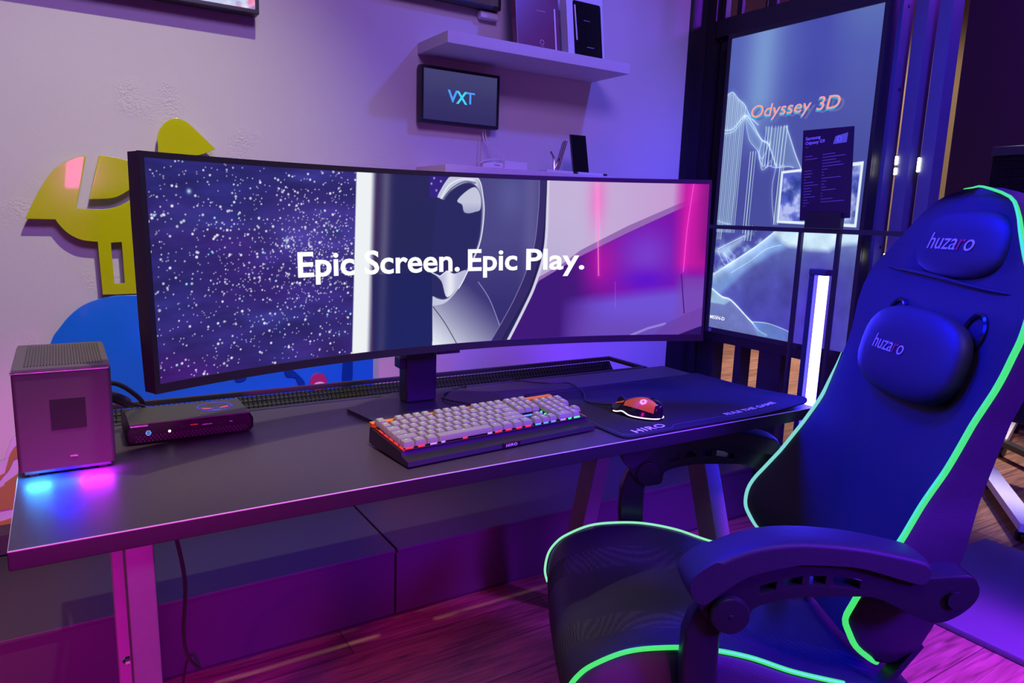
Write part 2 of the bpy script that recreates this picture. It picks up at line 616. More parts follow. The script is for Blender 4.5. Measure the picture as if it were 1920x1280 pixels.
class Canvas:
    """A picture on panel coordinates U, V (any units); px is the size of one cell."""
    def __init__(self, U, V, px, base):
        self.U, self.V, self.px = U, V, px
        self.C = np.zeros(U.shape + (3,)) + np.array(base, float)

    def blend(self, a, col):
        a = np.clip(a, 0, 1)[..., None]
        self.C = self.C * (1 - a) + np.asarray(col, float) * a

    def addc(self, a, col):
        self.C = self.C + a[..., None] * np.asarray(col, float)

    def inside(self, poly, soft=None, asp=1.0):
        P = np.array(poly, float)
        U, V = self.U * asp, self.V
        P = P * [asp, 1]
        ins = np.zeros(U.shape, bool)
        d2 = np.full(U.shape, 1e9)
        for i in range(len(P)):
            a, b = P[i - 1], P[i]
            if abs(b[1] - a[1]) > 1e-12:
                c = (a[1] > V) != (b[1] > V)
                ins ^= c & (U < (b[0] - a[0]) * (V - a[1]) / (b[1] - a[1]) + a[0])
            e = b - a
            t = np.clip(((U - a[0]) * e[0] + (V - a[1]) * e[1]) / max(e @ e, 1e-12), 0, 1)
            d2 = np.minimum(d2, (U - a[0] - t * e[0]) ** 2 + (V - a[1] - t * e[1]) ** 2)
        s = np.sqrt(d2) * np.where(ins, 1, -1)
        w = soft or self.px
        return np.clip(s / w + 0.5, 0, 1)

    def poly(self, pts, col, soft=None, asp=1.0, a=1.0):
        self.blend(self.inside(pts, soft, asp) * a, col)

    def line(self, pts, w, col, a=1.0, asp=1.0, glowr=0.0):
        P = np.array(pts, float) * [asp, 1]
        U, V = self.U * asp, self.V
        d2 = np.full(U.shape, 1e9)
        for i in range(len(P) - 1):
            p, q = P[i], P[i + 1]
            e = q - p
            t = np.clip(((U - p[0]) * e[0] + (V - p[1]) * e[1]) / max(e @ e, 1e-12), 0, 1)
            d2 = np.minimum(d2, (U - p[0] - t * e[0]) ** 2 + (V - p[1] - t * e[1]) ** 2)
        d = np.sqrt(d2)
        self.blend(np.clip((w / 2 - d) / self.px + 0.5, 0, 1) * a, col)
        if glowr:
            self.addc(np.exp(-(d / glowr) ** 2) * a * 0.08, col)

    def blob(self, c, ru, rv, col, a=1.0, p=2):
        d = np.abs((self.U - c[0]) / ru) ** p + np.abs((self.V - c[1]) / rv) ** p
        self.blend(np.exp(-d) * a, col)

    def noise(self, scale, seed, octs=4):
        r = np.random.default_rng(seed)
        out = np.zeros(self.U.shape)
        amp = 1.0
        for o in range(octs):
            g = r.random((64, 64))
            x = self.U * scale * 2 ** o + 13.7 * o
            y = self.V * scale * 2 ** o + 7.3 * o
            xi, yi = np.floor(x).astype(int), np.floor(y).astype(int)
            fx, fy = x - xi, y - yi
            fx, fy = fx * fx * (3 - 2 * fx), fy * fy * (3 - 2 * fy)
            A = g[xi % 64, yi % 64]
            B = g[(xi + 1) % 64, yi % 64]
            C_ = g[xi % 64, (yi + 1) % 64]
            D = g[(xi + 1) % 64, (yi + 1) % 64]
            out += amp * ((A * (1 - fx) + B * fx) * (1 - fy) + (C_ * (1 - fx) + D * fx) * fy)
            amp *= 0.5
        return out / 1.875


def panel(name, fn, nu, nv, canvas, m, parent):
    """A lit panel: a grid whose points carry the picture. fn(i, j arrays) gives points."""
    P = fn
    me = bpy.data.meshes.new(name)
    idx = np.arange(nu * nv).reshape(nv, nu)
    q = np.stack([idx[:-1, :-1], idx[:-1, 1:], idx[1:, 1:], idx[1:, :-1]], -1).reshape(-1, 4)
    W = WM[parent.name].inverted()
    Wm = np.array(W)
    P = P.reshape(-1, 3) @ Wm[:3, :3].T + Wm[:3, 3]
    me.vertices.add(len(P))
    me.vertices.foreach_set('co', P.astype(np.float32).ravel())
    me.loops.add(q.size)
    me.loops.foreach_set('vertex_index', q.astype(np.int32).ravel())
    me.polygons.add(len(q))
    me.polygons.foreach_set('loop_start', (np.arange(len(q)) * 4).astype(np.int32))
    me.update(calc_edges=True)
    at = me.attributes.new('picture', 'FLOAT_COLOR', 'POINT')
    c = np.ones((nu * nv, 4), np.float32)
    c[:, :3] = lin(np.clip(canvas.C.reshape(-1, 3), 0, 255))
    at.data.foreach_set('color', c.ravel())
    me.materials.append(m)
    me.shade_smooth()
    o = bpy.data.objects.new(name, me)
    COL.objects.link(o)
    o.parent = parent
    WM[o.name] = WM[parent.name]
    return o


# ================================================================== THE SETTING
struct('floor', MB().box((-4, -4, -0.05), (8, 8, 0)), M['floor'], 0)
struct('wall_back', MB().box((-3.0, 2.35, 0), (2.33, 2.47, 3.4)), M['plaster'], 0)
struct('baseboard_back', MB().box((-3.0, 2.245, 0.216), (2.30, 2.35, 0.277), 0.004), M['bench'])
# far room beyond the partition
struct('wall_far', MB().box((5.7, 2.93, 0), (5.8, 7.0, 3.4)), M['far'], 0)
struct('wall_right', MB().box((4.90, -3.0, 0), (5.0, 2.535, 3.4)), M['far_dark'], 0)

# low black cabinets along the wall
for k, (x0, x1, lab) in enumerate([(-1.6, 0.762, 'long low black cabinet along the wall, left of the seam below the desk'),
                                   (0.768, 2.30, 'long low black cabinet along the wall, right of the seam below the desk')]):
    t = thing('low_cabinet', lab, 'cabinet', ((x0 + x1) / 2, 2.0, 0))
    MB().box((x0, 1.79, 0.012), (x1, 2.24, 0.203), 0.003).build('body', M['bench'], t)
    MB().box((x0, 1.782, 0.203), (x1, 2.244, 0.216), 0.003).build('top_board', M['bench'], t)
    MB().box((x0, 1.80, 0.0), (x1, 1.82, 0.012)).build('plinth', M['black_plastic'], t)

# ================================================================== DESK
DX0, DX1, DY0, DY1, DZ = -0.078, 1.513, 1.014, 1.534, 0.74
desk = thing('desk', 'long black gaming desk with thin painted edge highlight, carrying the curved monitor', 'desk', (0.72, 1.27, 0))
MB().box((DX0, DY0, DZ - 0.027), (DX1, DY1, DZ), 0.0022).build('tabletop', [M['desk'], M['desk_edge']], desk)
for p in bpy.data.objects['tabletop'].data.polygons:
    if p.normal.z < .5:
        p.material_index = 1
MB().tube([(DX0 + .0008, DY1, DZ - .0006), (DX0 + .0008, DY0 + .0008, DZ - .0006), (DX1, DY0 + .0008, DZ - .0006)], .0011, 6).build('edge_strip', M['edge_line'], desk)['label'] = 'thin painted highlight along the front and left edge'  # pale strip stands for the highlight along the tabletop edge
for (x, yt, yb, w) in [(0.071, 1.075, 1.02, 0.036), (0.062, 1.30, 1.31, 0.036), (1.36, 1.26, 1.03, 0.05), (1.24, 1.44, 1.60, 0.05)]:
    MB().beam((x, yb, 0.012), (x + (-0.004), yt, DZ - 0.027), w, 0.06, 0.003, (0, 1, 0)).build('leg', M['leg_metal'], desk)
for x in (0.065, 1.30):
    MB().box((x - 0.022, 1.07, DZ - 0.047), (x + 0.022, 1.48, DZ - 0.0272), 0.003).build('leg_bracket', M['black_metal'], desk)
MB().box((0.09, 1.36, DZ - 0.062), (1.28, 1.40, DZ - 0.0272), 0.003).build('crossbar', M['black_metal'], desk)
for z in (0.545, 0.50):
    MB().lathe([(0.006, 0), (0.006, 0.006), (0.003, 0.009)], 10, Matrix.Translation((0.047, 1.03, z)) @ Matrix.Rotation(-math.pi / 2, 4, 'Y')).build('bolt', M['chrome'], desk)
# mesh cable tray hooked on the rear edge
tr = MB()
TX0, TX1, TY0, TY1, TZ = 0.055, 1.465, 1.548, 1.726, 0.738
tr.box((TX0, TY0, TZ - 0.014), (TX1, TY0 + 0.013, TZ), 0.002)
tr.box((TX0, TY1 - 0.010, TZ - 0.012), (TX1, TY1, TZ), 0.002)
tr.box((TX0, TY0, TZ - 0.012), (TX0 + 0.012, TY1, TZ), 0.002)
tr.box((TX1 - 0.012, TY0, TZ - 0.012), (TX1, TY1, TZ), 0.002)
tr.build('cable_tray', M['tray_metal'], desk)
tm = MB()


def tray_pt(x, t):
    y = TY1 - 0.008 + (TY0 + 0.012 - TY1 + 0.008) * t
    return (x, y, TZ - 0.008 - 0.045 * (1 - abs(2 * t - 1) ** 2.5))


x = TX0 + 0.016
while x < TX1 - 0.012:
    tm.tube([tray_pt(x, k / 8) for k in range(9)], 0.0014, 4, cap=False)
    x += 0.0105
for k in range(1, 16):
    tm.tube([tray_pt(TX0 + 0.008, k / 16), tray_pt(TX1 - 0.008, k / 16)], 0.0008, 4, cap=False)
tm.build('tray_mesh', M['tray_wire'], desk)
tf = MB()
for k in range(10):
    a_, b_ = tray_pt(0, k / 10), tray_pt(0, (k + 1) / 10)
    tf.add([(TX0 + .006, a_[1], a_[2] - .006), (TX1 - .006, a_[1], a_[2] - .006), (TX1 - .006, b_[1], b_[2] - .006), (TX0 + .006, b_[1], b_[2] - .006)], [(0, 1, 2, 3)])
    tf.add([(TX0 + .006, a_[1], a_[2] - .008), (TX1 - .006, a_[1], a_[2] - .008), (TX1 - .006, b_[1], b_[2] - .008), (TX0 + .006, b_[1], b_[2] - .008)], [(3, 2, 1, 0)])
tf.build('tray_liner', M['mini_case'], desk)
for x in (0.30, 0.76, 1.20):
    MB().box((x - 0.02, DY1 - 0.05, DZ - 0.034), (x + 0.02, TY0 + 0.006, DZ - 0.0272), 0.001).build('tray_bracket', M['dark_metal'], desk)
# ================================================================== MONITOR
PM = (0.687, 1.1893, EYE - 0.0974, -0.0425, 0.0167, -0.0145, 1.2488)


def mon_np(s, v, d=0.0):
    """Curved monitor face: s, v in -1..1 over its outline, d metres behind the face (along the radius)."""
    cx, cy, cz, yaw, rol, pit, R = PM
    W_, H_ = 1.157, 0.368
    th = math.asin(W_ / 2 / R)
    a = np.asarray(s, float) * th
    x = (R + d) * np.sin(a)
    y = (R + d) * np.cos(a) - R * math.cos(th)
    z = np.asarray(v, float) * H_ / 2 + 0 * x
    y, z = y * math.cos(pit) - z * math.sin(pit), y * math.sin(pit) + z * math.cos(pit)
    x, z = x * math.cos(rol) - z * math.sin(rol), x * math.sin(rol) + z * math.cos(rol)
    x, y = x * math.cos(yaw) - y * math.sin(yaw), x * math.sin(yaw) + y * math.cos(yaw)
    return np.stack([cx + x, cy + y, cz + z], -1)


def mp(s, v, d=0.0):
    return tuple(mon_np(s, v, d))


mon = thing('monitor', 'ultra-wide curved black monitor lit with white lettering on its starry picture', 'monitor', (0.68, 1.44, DZ + 0.002))
S = np.linspace(-1, 1, 61)
MB().rings([[mp(s, v, d if d < .03 else max(.027, d * (1 - .4 * abs(s) ** 4))) for v, d in [(-1, .002), (1, .002), (1, .026), (.9, .036), (.45, .050), (-.45, .050), (-.9, .036), (-1, .026)]] for s in S]).build('housing', M['bezel'], mon, 30)


def strip(s0, s1, v0, v1, d0, d1):
    return MB().rings([[mp(s, v0, d0), mp(s, v1, d0), mp(s, v1, d1), mp(s, v0, d1)] for s in np.linspace(s0, s1, 61 if s1 - s0 > .5 else 3)])


for a in [(-1, 1, .953, 1.004, -.003, .0025), (-1, 1, -1.004, -.922, -.003, .0025), (-1, -.986, -.922, .953, -.003, .0025), (.992, 1, -.922, .953, -.003, .0025)]:
    strip(*a).build('bezel', M['bezel'], mon)
NU, NV = 1240, 364
s_ = np.linspace(-.987, .993, NU)
v_ = np.linspace(-.924, .955, NV)
U, V = np.meshgrid(s_, v_)
AS = 3.1
cv = Canvas(U, V, 0.0052, (44, 40, 112))
# deep-space field
nz1, nz2 = cv.noise(4.5, 3), cv.noise(2.6, 9)
cv.blend(np.clip((nz2 - .35) * 2.0, 0, 1) * .75, (72, 38, 132))
cv.blend(np.clip((nz1 - .5) * 2.4, 0, 1) * .7, (62, 66, 160))
cv.blend(np.clip((-.45 - V) * 1.6, 0, 1) * np.clip((-.6 - U) * 3, 0, 1) * .8, (72, 14, 104))
cv.blob((-.5, .25), .16, .35, (92, 80, 186), .6)
cv.blob((-.62, -.05), .2, .3, (66, 40, 140), .5)
cv.C *= (0.72 + 0.5 * cv.noise(9, 5))[..., None]


def stars(n, u0, u1, v0, v1, r):
    du, dv = s_[1] - s_[0], v_[1] - v_[0]
    for k in range(n):
        cu_, cvv = r.uniform(u0, u1), r.uniform(v0, v1)
        if r.random() < .45:
            cu_ = r.normal(-.52, .16)
            cvv = r.normal(.1, .38)
            if not (u0 < cu_ < u1 and v0 < cvv < v1):
                continue
        big = r.random() ** 4
        rad = 0.0014 + 0.0028 * big
        col = np.array([235, 235, 255]) * (0.78 + 0.22 * r.random())
        if r.random() < .05:
            col = np.array([150, 230, 245])
        i0, j0 = int((cu_ - s_[0]) / du), int((cvv - v_[0]) / dv)
        wi, wj = 6, 6
        a0, a1, b0, b1 = max(j0 - wj, 0), j0 + wj, max(i0 - wi, 0), i0 + wi
        d = np.hypot((U[a0:a1, b0:b1] - cu_) * AS, V[a0:a1, b0:b1] - cvv)
        w = np.clip((rad * AS - d) / 0.007 + .5, 0, 1)[..., None]
        cv.C[a0:a1, b0:b1] = cv.C[a0:a1, b0:b1] * (1 - w) + col * w


stars(1500, -.985, -.345, -.92, .95, rng)
for c_ in [(-.585, .27), (-.87, .70)]:
    cv.blob(c_, .006, .02, (200, 240, 255), .9)
# everything right of the field
edge = -.3625 + .0165 * V
nav = np.clip((U - edge) / .004 + .5, 0, 1)
cv.blend(nav, (36, 38, 88))
right = (U > edge)
cv.blend(right * np.exp(-((U + .16) / .10) ** 2) * .5 * np.clip((.2 - V), 0, 1), (24, 44, 118))
cv.blend(right * np.clip((V - .1) * .5, 0, 1), (46, 40, 92))
band = np.clip((edge + .066 - U) / .03 + .5, 0, 1) * nav
cv.blend(band, (238, 242, 244))
cv.blend(right * np.exp(-((U - edge - .076) / .012) ** 2), (58, 40, 84))
cv.blend(right * np.exp(-((U - edge - .104) / .018) ** 2) * .9, (92, 86, 122))
cv.blend(right * np.exp(-((U + .02) / .006) ** 2) * np.clip((V - .05) * 3, 0, 1) * np.clip((.72 - V) * 6, 0, 1) * .6, (110, 100, 170))
# blue-grey shell between the ring and the outer arc
arc_in = cr2([(.33, .96), (.329, .653), (.315, .206), (.28, -.145), (.226, -.512), (.147, -.93)], 8)
arc_out = cr2([(.359, .96), (.357, .655), (.346, .206), (.309, -.248), (.265, -.534), (.19, -.93)], 8)
arc_w = cr2([(.364, .96), (.359, .206), (.322, -.249), (.279, -.552), (.216, -.93)], 8)
shell = [(.04, .96)] + arc_in + [(-.08, -.93), (-.08, -.10), (.06, -.1), (.1, .2), (.1, .5)]
cv.poly(shell, (74, 70, 132), asp=AS)
cv.blend(cv.inside(shell, asp=AS) * np.clip((.25 - V) * 1.3, 0, 1), (52, 46, 110))
cv.blend(cv.inside(shell, asp=AS) * np.exp(-((U - .22) / .06) ** 2 - ((V - .75) / .3) ** 2) * .6, (96, 96, 160))
cv.blend(cv.inside(shell, asp=AS) * np.exp(-((U - .30) / .03) ** 2) * .35, (120, 112, 170))
# lower cone
cone = [(-.08, -.46), (-.028, -.43), (.02, -.3), (.053, -.2), (.097, -.22), (.136, -.4), (.165, -.605), (.19, -.75), (.147, -.93), (-.081, -.93)]
cin = cv.inside(cone, asp=AS)
t_ = np.clip((U + .08) * 2.2 + (V + .9) * .75, 0, 1)
g_ = np.clip(1 - t_ * 1.25, 0, 1)[..., None]
cv.C = np.where(cin[..., None] > .5, np.array([232, 238, 246]) * g_ + np.array([62, 56, 118]) * (1 - g_), cv.C)
cv.line(cr2([(-.077, -.484), (-.034, -.67), (.007, -.893), (.012, -.93)], 6), .008, (20, 20, 50), asp=AS)
cv.line(cr2([(.097, -.223), (.136, -.401), (.165, -.605), (.182, -.761)], 6), .007, (170, 165, 220), asp=AS)
# ring
ring_o = cr2([(-.061, .729), (-.027, .901), (0, .96), (.09, .96), (.115, .72), (.116, .481), (.099, .192), (.053, -.113), (.021, -.289), (-.028, -.444), (-.08, -.476)], 6)
ring_i = cr2([(-.079, -.364), (-.034, -.403), (.004, -.319), (.045, -.113), (.094, .208), (.108, .513), (.104, .751), (.08, .874), (.042, .886), (-.006, .803), (-.034, .701)], 6)
cv.poly(ring_o + [(-.08, .1)], (40, 40, 96), asp=AS)
rin = cv.inside(ring_o + ring_i, asp=AS)
cv.blend(rin, (196, 200, 222))
cv.blend(rin * np.clip((U - .09) * 60, 0, 1), (150, 148, 190))
cv.line(ring_i[2:], .012, (74, 70, 120), asp=AS)
cv.line([p for p in ring_o if p[0] > .02], .010, (240, 242, 250), asp=AS)
cv.line(cr2([(-.045, .715), (-.015, .86), (.03, .93), (.08, .93)], 6), .012, (236, 240, 250), asp=AS)
cv.line(cr2([(-.036, .715), (-.004, .83), (.042, .905), (.085, .895)], 6), .012, (84, 82, 130), asp=AS)
patch = cr2([(.016, .697), (.053, .809), (.085, .847), (.104, .751), (.104, .608), (.083, .575), (.058, .558), (.041, .576), (.034, .651)], 5, True)
cv.poly(patch, (196, 198, 222), asp=AS)
cv.blend(cv.inside(patch, asp=AS) * np.clip((.68 - V) * 6, 0, 1) * .7, (130, 128, 180))
petal = cr2([(-.078, -.10), (-.049, -.14), (-.022, -.085), (.004, -.12), (.05, -.085), (.026, -.24), (-.023, -.385), (-.045, -.2)], 5, True)
cv.poly(petal, (186, 186, 218), asp=AS)
cv.blend(cv.inside(petal, asp=AS) * np.exp(-((U + .012) / .02) ** 2) * .8, (244, 244, 250))
cv.line([(-.082, -.10), (-.05, -.145), (-.024, -.085)], .010, (240, 242, 250), asp=AS)
cv.poly([(-.30, -.10), (-.081, -.10), (-.081, -.93), (-.30, -.93)], (27, 32, 92), asp=AS, a=.55)
# small window of stars
cv.poly([(-.088, .96), (-.018, .96), (-.05, .80), (-.06, .72), (-.086, .72)], (52, 34, 130), asp=AS)
for p_ in [(-.08, .87), (-.062, .8), (-.045, .9), (-.07, .93)]:
    cv.blob(p_, .003, .011, (220, 220, 255), .9)
# outer arc and the right field
beyond = arc_w + [(1.1, -.93), (1.1, .96)]
cv.poly(beyond, (196, 178, 216), asp=AS)
bi = cv.inside(beyond, asp=AS)
cv.blend(bi * np.clip((U - .50) * 2.2, 0, 1) * .75, (196, 140, 206))
cv.blend(bi * np.clip((.56 - U) * 3.5, 0, .55) * np.clip((.6 - V), 0, 1), (165, 168, 200))
low = [(.885, .72), (.68, .43), (.497, .135), (.43, -.02), (.336, -.18), (.31, -.33), (.216, -.93), (1.1, -.93), (1.1, .95)]
low2 = [(.875, .635), (.68, .345), (.497, .061), (.43, -.06), (.336, -.226), (.312, -.33), (.216, -.93), (1.1, -.93), (1.1, .95)]
cv.poly(low, (150, 104, 178), asp=AS)
l2 = cv.inside(low2, asp=AS)
cv.blend(l2, (62, 24, 118))


def gb(c, ru, rv, col, a):
    cv.blend(bi * np.exp(-((U - c[0]) / ru) ** 2 - ((V - c[1]) / rv) ** 2) * a, col)


cv.blend(l2 * np.clip((U - .48) / .18, 0, 1), (122, 18, 168))
cv.blend(l2 * np.exp(-((U - .585) / .075) ** 2 - ((V + .02) / .35) ** 2) * .95, (172, 20, 160))
cv.blend(l2 * np.exp(-((U - .76) / .11) ** 2 - ((V - .08) / .34) ** 2) * .95, (120, 62, 204))
cv.blend(l2 * np.exp(-((U - .765) / .10) ** 2 - ((V + .24) / .14) ** 2) * .9, (92, 20, 204))
fl = np.clip((-.30 + (U - .78) * .35 - V) / .16, 0, 1) * l2 * np.clip((U - .42) / .12, 0, 1)
cv.blend(fl * .95, (110, 84, 214))
cv.blend(fl * np.exp(-((U - .46) / .10) ** 2) * .7, (92, 48, 150))
cv.blend(fl * np.clip((-.6 - V) * 2.5, 0, .6), (104, 70, 170))
pk = np.clip((U - .855) / .05, 0, 1)
cv.blend(bi * pk * np.clip((V + .22) / .2, 0, 1) * .95, (194, 26, 160))
cv.blend(bi * np.clip((U - .945) / .04, 0, 1) * .75 * np.clip((V + .2) / .4, 0, 1), (128, 22, 128))
cv.blend(bi * np.clip((U - .87) / .05, 0, 1) * np.clip((-.13 - V) / .1, 0, 1) * .8, (122, 72, 176))
gb((.56, .75), .035, .35, (240, 110, 196), .7)
cv.line([(.556, .96), (.573, -.173)], .010, (255, 120, 190), asp=AS, glowr=.03)
cv.line([(.932, .96), (.915, .4), (.909, -.12)], .010, (255, 70, 190), asp=AS, glowr=.05)
cv.line([(.902, -.156), (.921, -.649)], .012, (60, 20, 110), asp=AS)
cv.line([(.64, -.25), (.645, -.58)], .005, (200, 120, 220), a=.6, asp=AS)
cv.line([(.713, -.925), (.78, -.84), (.847, -.784)], .030, (150, 134, 214), a=.9, asp=AS)
cv.poly([(.85, -.78), (.979, -.585), (1.05, -.52), (1.05, -.93), (.80, -.93)], (104, 62, 160), a=.55, asp=AS)
cv.poly([(.889, -.94), (.983, -.821), (1.02, -.80), (1.02, -.95)], (44, 18, 96), asp=AS)
cv.line(arc_w, .034, (214, 210, 232), asp=AS)
cv.poly(arc_in + arc_out[::-1], (52, 42, 100), asp=AS)
cv.line(arc_in, .010, (120, 112, 170), asp=AS)
cv.line(arc_out, .008, (26, 20, 60), asp=AS)
panel('screen', mon_np(U, V, -0.0002), NU, NV, cv, M['scr'], mon)
for word, u_, w_ in [('Epic', -.554, .192), ('Screen.', -.326, .350), ('Epic', .056, .192), ('Play.', .283, .231)]:
    letters(word, w_, 0.252, lambda x, y, z: mp(u_ + x, -.088 + y, -.0012 - z), offset=0.019, thick=0.0004).build('lettering', M['txt_white'], mon, 0)
# stand
MB().box((.632, 1.425, DZ + .008), (.707, 1.470, 1.10), 0.006).build('stand_column', M['black_plastic'], mon)
MB().box((.638, 1.37, .99), (.70, 1.43, 1.09), 0.005).build('stand_neck', M['black_plastic'], mon)
MB().box((.618, 1.43, .826), (.634, 1.462, .850), 0.003).build('height_lever', M['black_plastic'], mon)
MB().prism([(.500, 1.437), (.526, 1.27), (.60, 1.235), (.78, 1.235), (.845, 1.27), (.865, 1.437), (.72, 1.528), (.64, 1.528)], lambda a, b, t: (a, b, t), DZ + .0005, DZ + .0085).build('stand_base', M['black_plastic'], mon)
strip(-.055, .03, -1.045, -1.0, .006, .03).build('control_pod', M['black_plastic'], mon)

# ================================================================== KEYBOARD
kroot = thing('keyboard', 'grey-keyed gaming keyboard with orange rear strip and red and blue backlights', 'keyboard', (.474, 1.059, DZ), math.radians(4.6))
KX = WM['keyboard'] @ Matrix.Rotation(math.radians(6.0), 4, 'X')
KW, KD = .430, .150


def kbox(lo, hi, bev=.0015):
    return MB().box(lo, hi, bev, KX)


cs = MB()
prof = [(0.0, .004), (0.006, .002), (KD, .002 - .012), (KD, .020), (.028, .021), (.024, .014), (0.003, .0115)]
cs.prism(prof, lambda a, b, t: KX @ Vector((t, a, b)), 0, KW)
cs.build('chassis', M['black_plastic'], kroot)
kbox((.004, .028, .0205), (KW - .004, KD + .004, .0235), .001).build('orange_plate', M['orange'], kroot)['label'] = 'orange plate showing behind the top key row'
kbox((.0005, .1415, .0215), (KW - .0005, KD + .004, .0295), .001).build('rear_strip', M['orange'], kroot)['label'] = 'orange strip along the rear edge'
kbox((.008, .024, .0215), (KW - .008, KD - .010, .0246), .001).build('key_bed', M['black_plastic'], kroot)
MB().box((.016, .03, -.0005), (.06, .05, .004), 0, WM['keyboard']).build('rubber_foot', M['black_plastic'], kroot)
MB().box((KW - .05, .11, -.0005), (KW - .02, .135, .014), 0, WM['keyboard']).build('rubber_foot', M['black_plastic'], kroot)
MB().box((.02, .11, -.0005), (.05, .135, .014), 0, WM['keyboard']).build('rubber_foot', M['black_plastic'], kroot)
kbox((.196, -.0006, .0035), (.236, .004, .0128), .0008).build('badge', M['gloss_black'], kroot)
letters('HIRO', .026, .0055, lambda x, y, z: KX @ Vector((.203 + x, -.0009 - z, .0055 + y)), offset=.03, thick=.0003, spacing=1.15).build('badge_lettering', M['print_white'], kroot, 0)
kmesh = {}
UN = .0188


def keymesh(w):
    """One key: tapered, dished cap with a lit legend patch."""
    if w in kmesh:
        return kmesh[w]
    mb = MB()
    W_, D_ = w * UN - .0012, UN - .0012
    lv = [(0, 0, 0.0), (.0006, .0006, .0035), (.0022, .0020, .0085), (.0030, .0026, .0094)]
    rings = []
    for ix, iy, z in lv:
        rings.append([(ix, iy, z), (W_ - ix, iy, z), (W_ - ix, D_ - iy * .7, z + (.0006 if z > .005 else 0)), (ix, D_ - iy * .7, z + (.0006 if z > .005 else 0))])
    mb.rings(rings)
    mb.cur = 1
    mb.add([(W_ * .5 - .002, D_ * .60, .01005), (W_ * .5 + .002, D_ * .60, .01005), (W_ * .5 + .002, D_ * .78, .01015), (W_ * .5 - .002, D_ * .78, .01015)], [(0, 1, 2, 3)])
    me = bpy.data.meshes.new('key')
    me.from_pydata(mb.v, [], mb.f)
    me.materials.append(M['keycap'])
    me.materials.append(M['g_legend'])
    me.polygons.foreach_set('material_index', mb.mi)
    bm = bmesh.new()
    bm.from_mesh(me)
    bmesh.ops.recalc_face_normals(bm, faces=bm.faces)
    bm.to_mesh(me)
    bm.free()
    kmesh[w] = me
    return me


rows = [
    [(0, 1), (2, 1), (3, 1), (4, 1), (5, 1), (6.5, 1), (7.5, 1), (8.5, 1), (9.5, 1), (11, 1), (12, 1), (13, 1), (14, 1), (15.25, 1), (16.25, 1), (17.25, 1)],
    [(i, 1) for i in range(13)] + [(13, 2), (15.25, 1), (16.25, 1), (17.25, 1), (18.5, 1), (19.5, 1), (20.5, 1), (21.5, 1)],
    [(0, 1.5)] + [(1.5 + i, 1) for i in range(12)] + [(13.5, 1.5), (15.25, 1), (16.25, 1), (17.25, 1), (18.5, 1), (19.5, 1), (20.5, 1), (21.5, 1)],
    [(0, 1.75)] + [(1.75 + i, 1) for i in range(11)] + [(12.75, 2.25), (18.5, 1), (19.5, 1), (20.5, 1)],
    [(0, 2.25)] + [(2.25 + i, 1) for i in range(10)] + [(12.25, 2.75), (16.25, 1), (18.5, 1), (19.5, 1), (20.5, 1), (21.5, 1)],
    [(0, 1.25), (1.25, 1.25), (2.5, 1.25), (3.75, 6.25), (10, 1.25), (11.25, 1.25), (12.5, 1.25), (13.75, 1.25), (15.25, 1), (16.25, 1), (17.25, 1), (18.5, 2), (20.5, 1)],
]
ROWX = Matrix.Rotation(math.radians(6.0), 4, 'X')
for r, keys in enumerate(rows):
    y = .0265 + (5 - r) * UN + (.002 if r == 0 else 0)
    for kx, w in keys:
        if r == 3 and kx > 18 and False:
            continue
        o = bpy.data.objects.new('key', keymesh(w))
        COL.objects.link(o)
        o.parent = kroot
        tilt = [10, 6, 2, -1, -4, -4][r]
        o.matrix_local = ROWX @ Matrix.Translation((.0035 + kx * UN, y, .0275 + [.002, .0015, .0005, 0, 0, 0][r])) @ Matrix.Rotation(math.radians(tilt * .5), 4, 'X')


def klight(u0, u1, row, mname, y=None):
    yy = y if y is not None else .0265 + (5 - row) * UN - .001
    kbox((.0035 + u0 * UN, yy, .0250), (.0035 + u1 * UN, yy + .0012, .0276), 0).build('backlight', M[mname], kroot, 0)


for u0, u1, m_ in [(.2, 1.0, 'g_red'), (1.5, 2.2, 'g_red'), (2.8, 3.5, 'g_violet'), (4.0, 4.4, 'g_violet'), (6.4, 6.9, 'g_red'), (9.3, 9.8, 'g_violet'), (10.2, 11.0, 'g_red'), (11.5, 12.2, 'g_red'), (12.8, 13.5, 'g_red'), (14.0, 14.7, 'g_red'), (15.3, 16.0, 'g_blue'), (16.4, 17.0, 'g_blue'), (17.4, 18.0, 'g_blue'), (18.7, 19.4, 'g_violet'), (19.8, 20.2, 'g_green'), (20.6, 21.4, 'g_green')]:
    klight(u0, u1, 5, m_)
klight(15.3, 18.2, 3, 'g_blue', .0265 + 2.45 * UN)
klight(18.2, 18.45, 2, 'g_green', .0265 + 2.8 * UN)
klight(18.2, 18.45, 3, 'g_green', .0265 + 2.1 * UN)
for r in range(1, 6):
    kbox((.0018, .0265 + (5 - r) * UN, .0250), (.0030, .0265 + (5 - r) * UN + .011, .0270), 0).build('backlight', M['g_red'], kroot, 0)
kc = cr([KX @ Vector((.21, KD + .002, .012)), KX @ Vector((.19, KD + .03, .004)) + Vector((0, 0, -.006)), (.70, 1.265, DZ + .011), (.735, 1.33, DZ + .011), (.695, 1.345, DZ + .011), (.705, 1.40, DZ + .0115), (.74, 1.46, DZ + .012), (.80, 1.52, DZ + .006), (.84, 1.548, DZ + .004), (.86, 1.60, DZ - .02)], 8)
kc = [KX @ Vector((.21, KD + .002, .012))] + cr([KX @ Vector((.21, KD + .010, .010)), (.715, 1.26, DZ + .0125), (.755, 1.33, DZ + .0125), (.722, 1.40, DZ + .0125), (.735, 1.45, DZ + .0125), (.79, 1.50, DZ + .006), (.84, 1.535, DZ + .004), (.86, 1.575, DZ - .03)], 8)
MB().tube(kc, .0021, 8).build('cable', M['cable'], kroot)

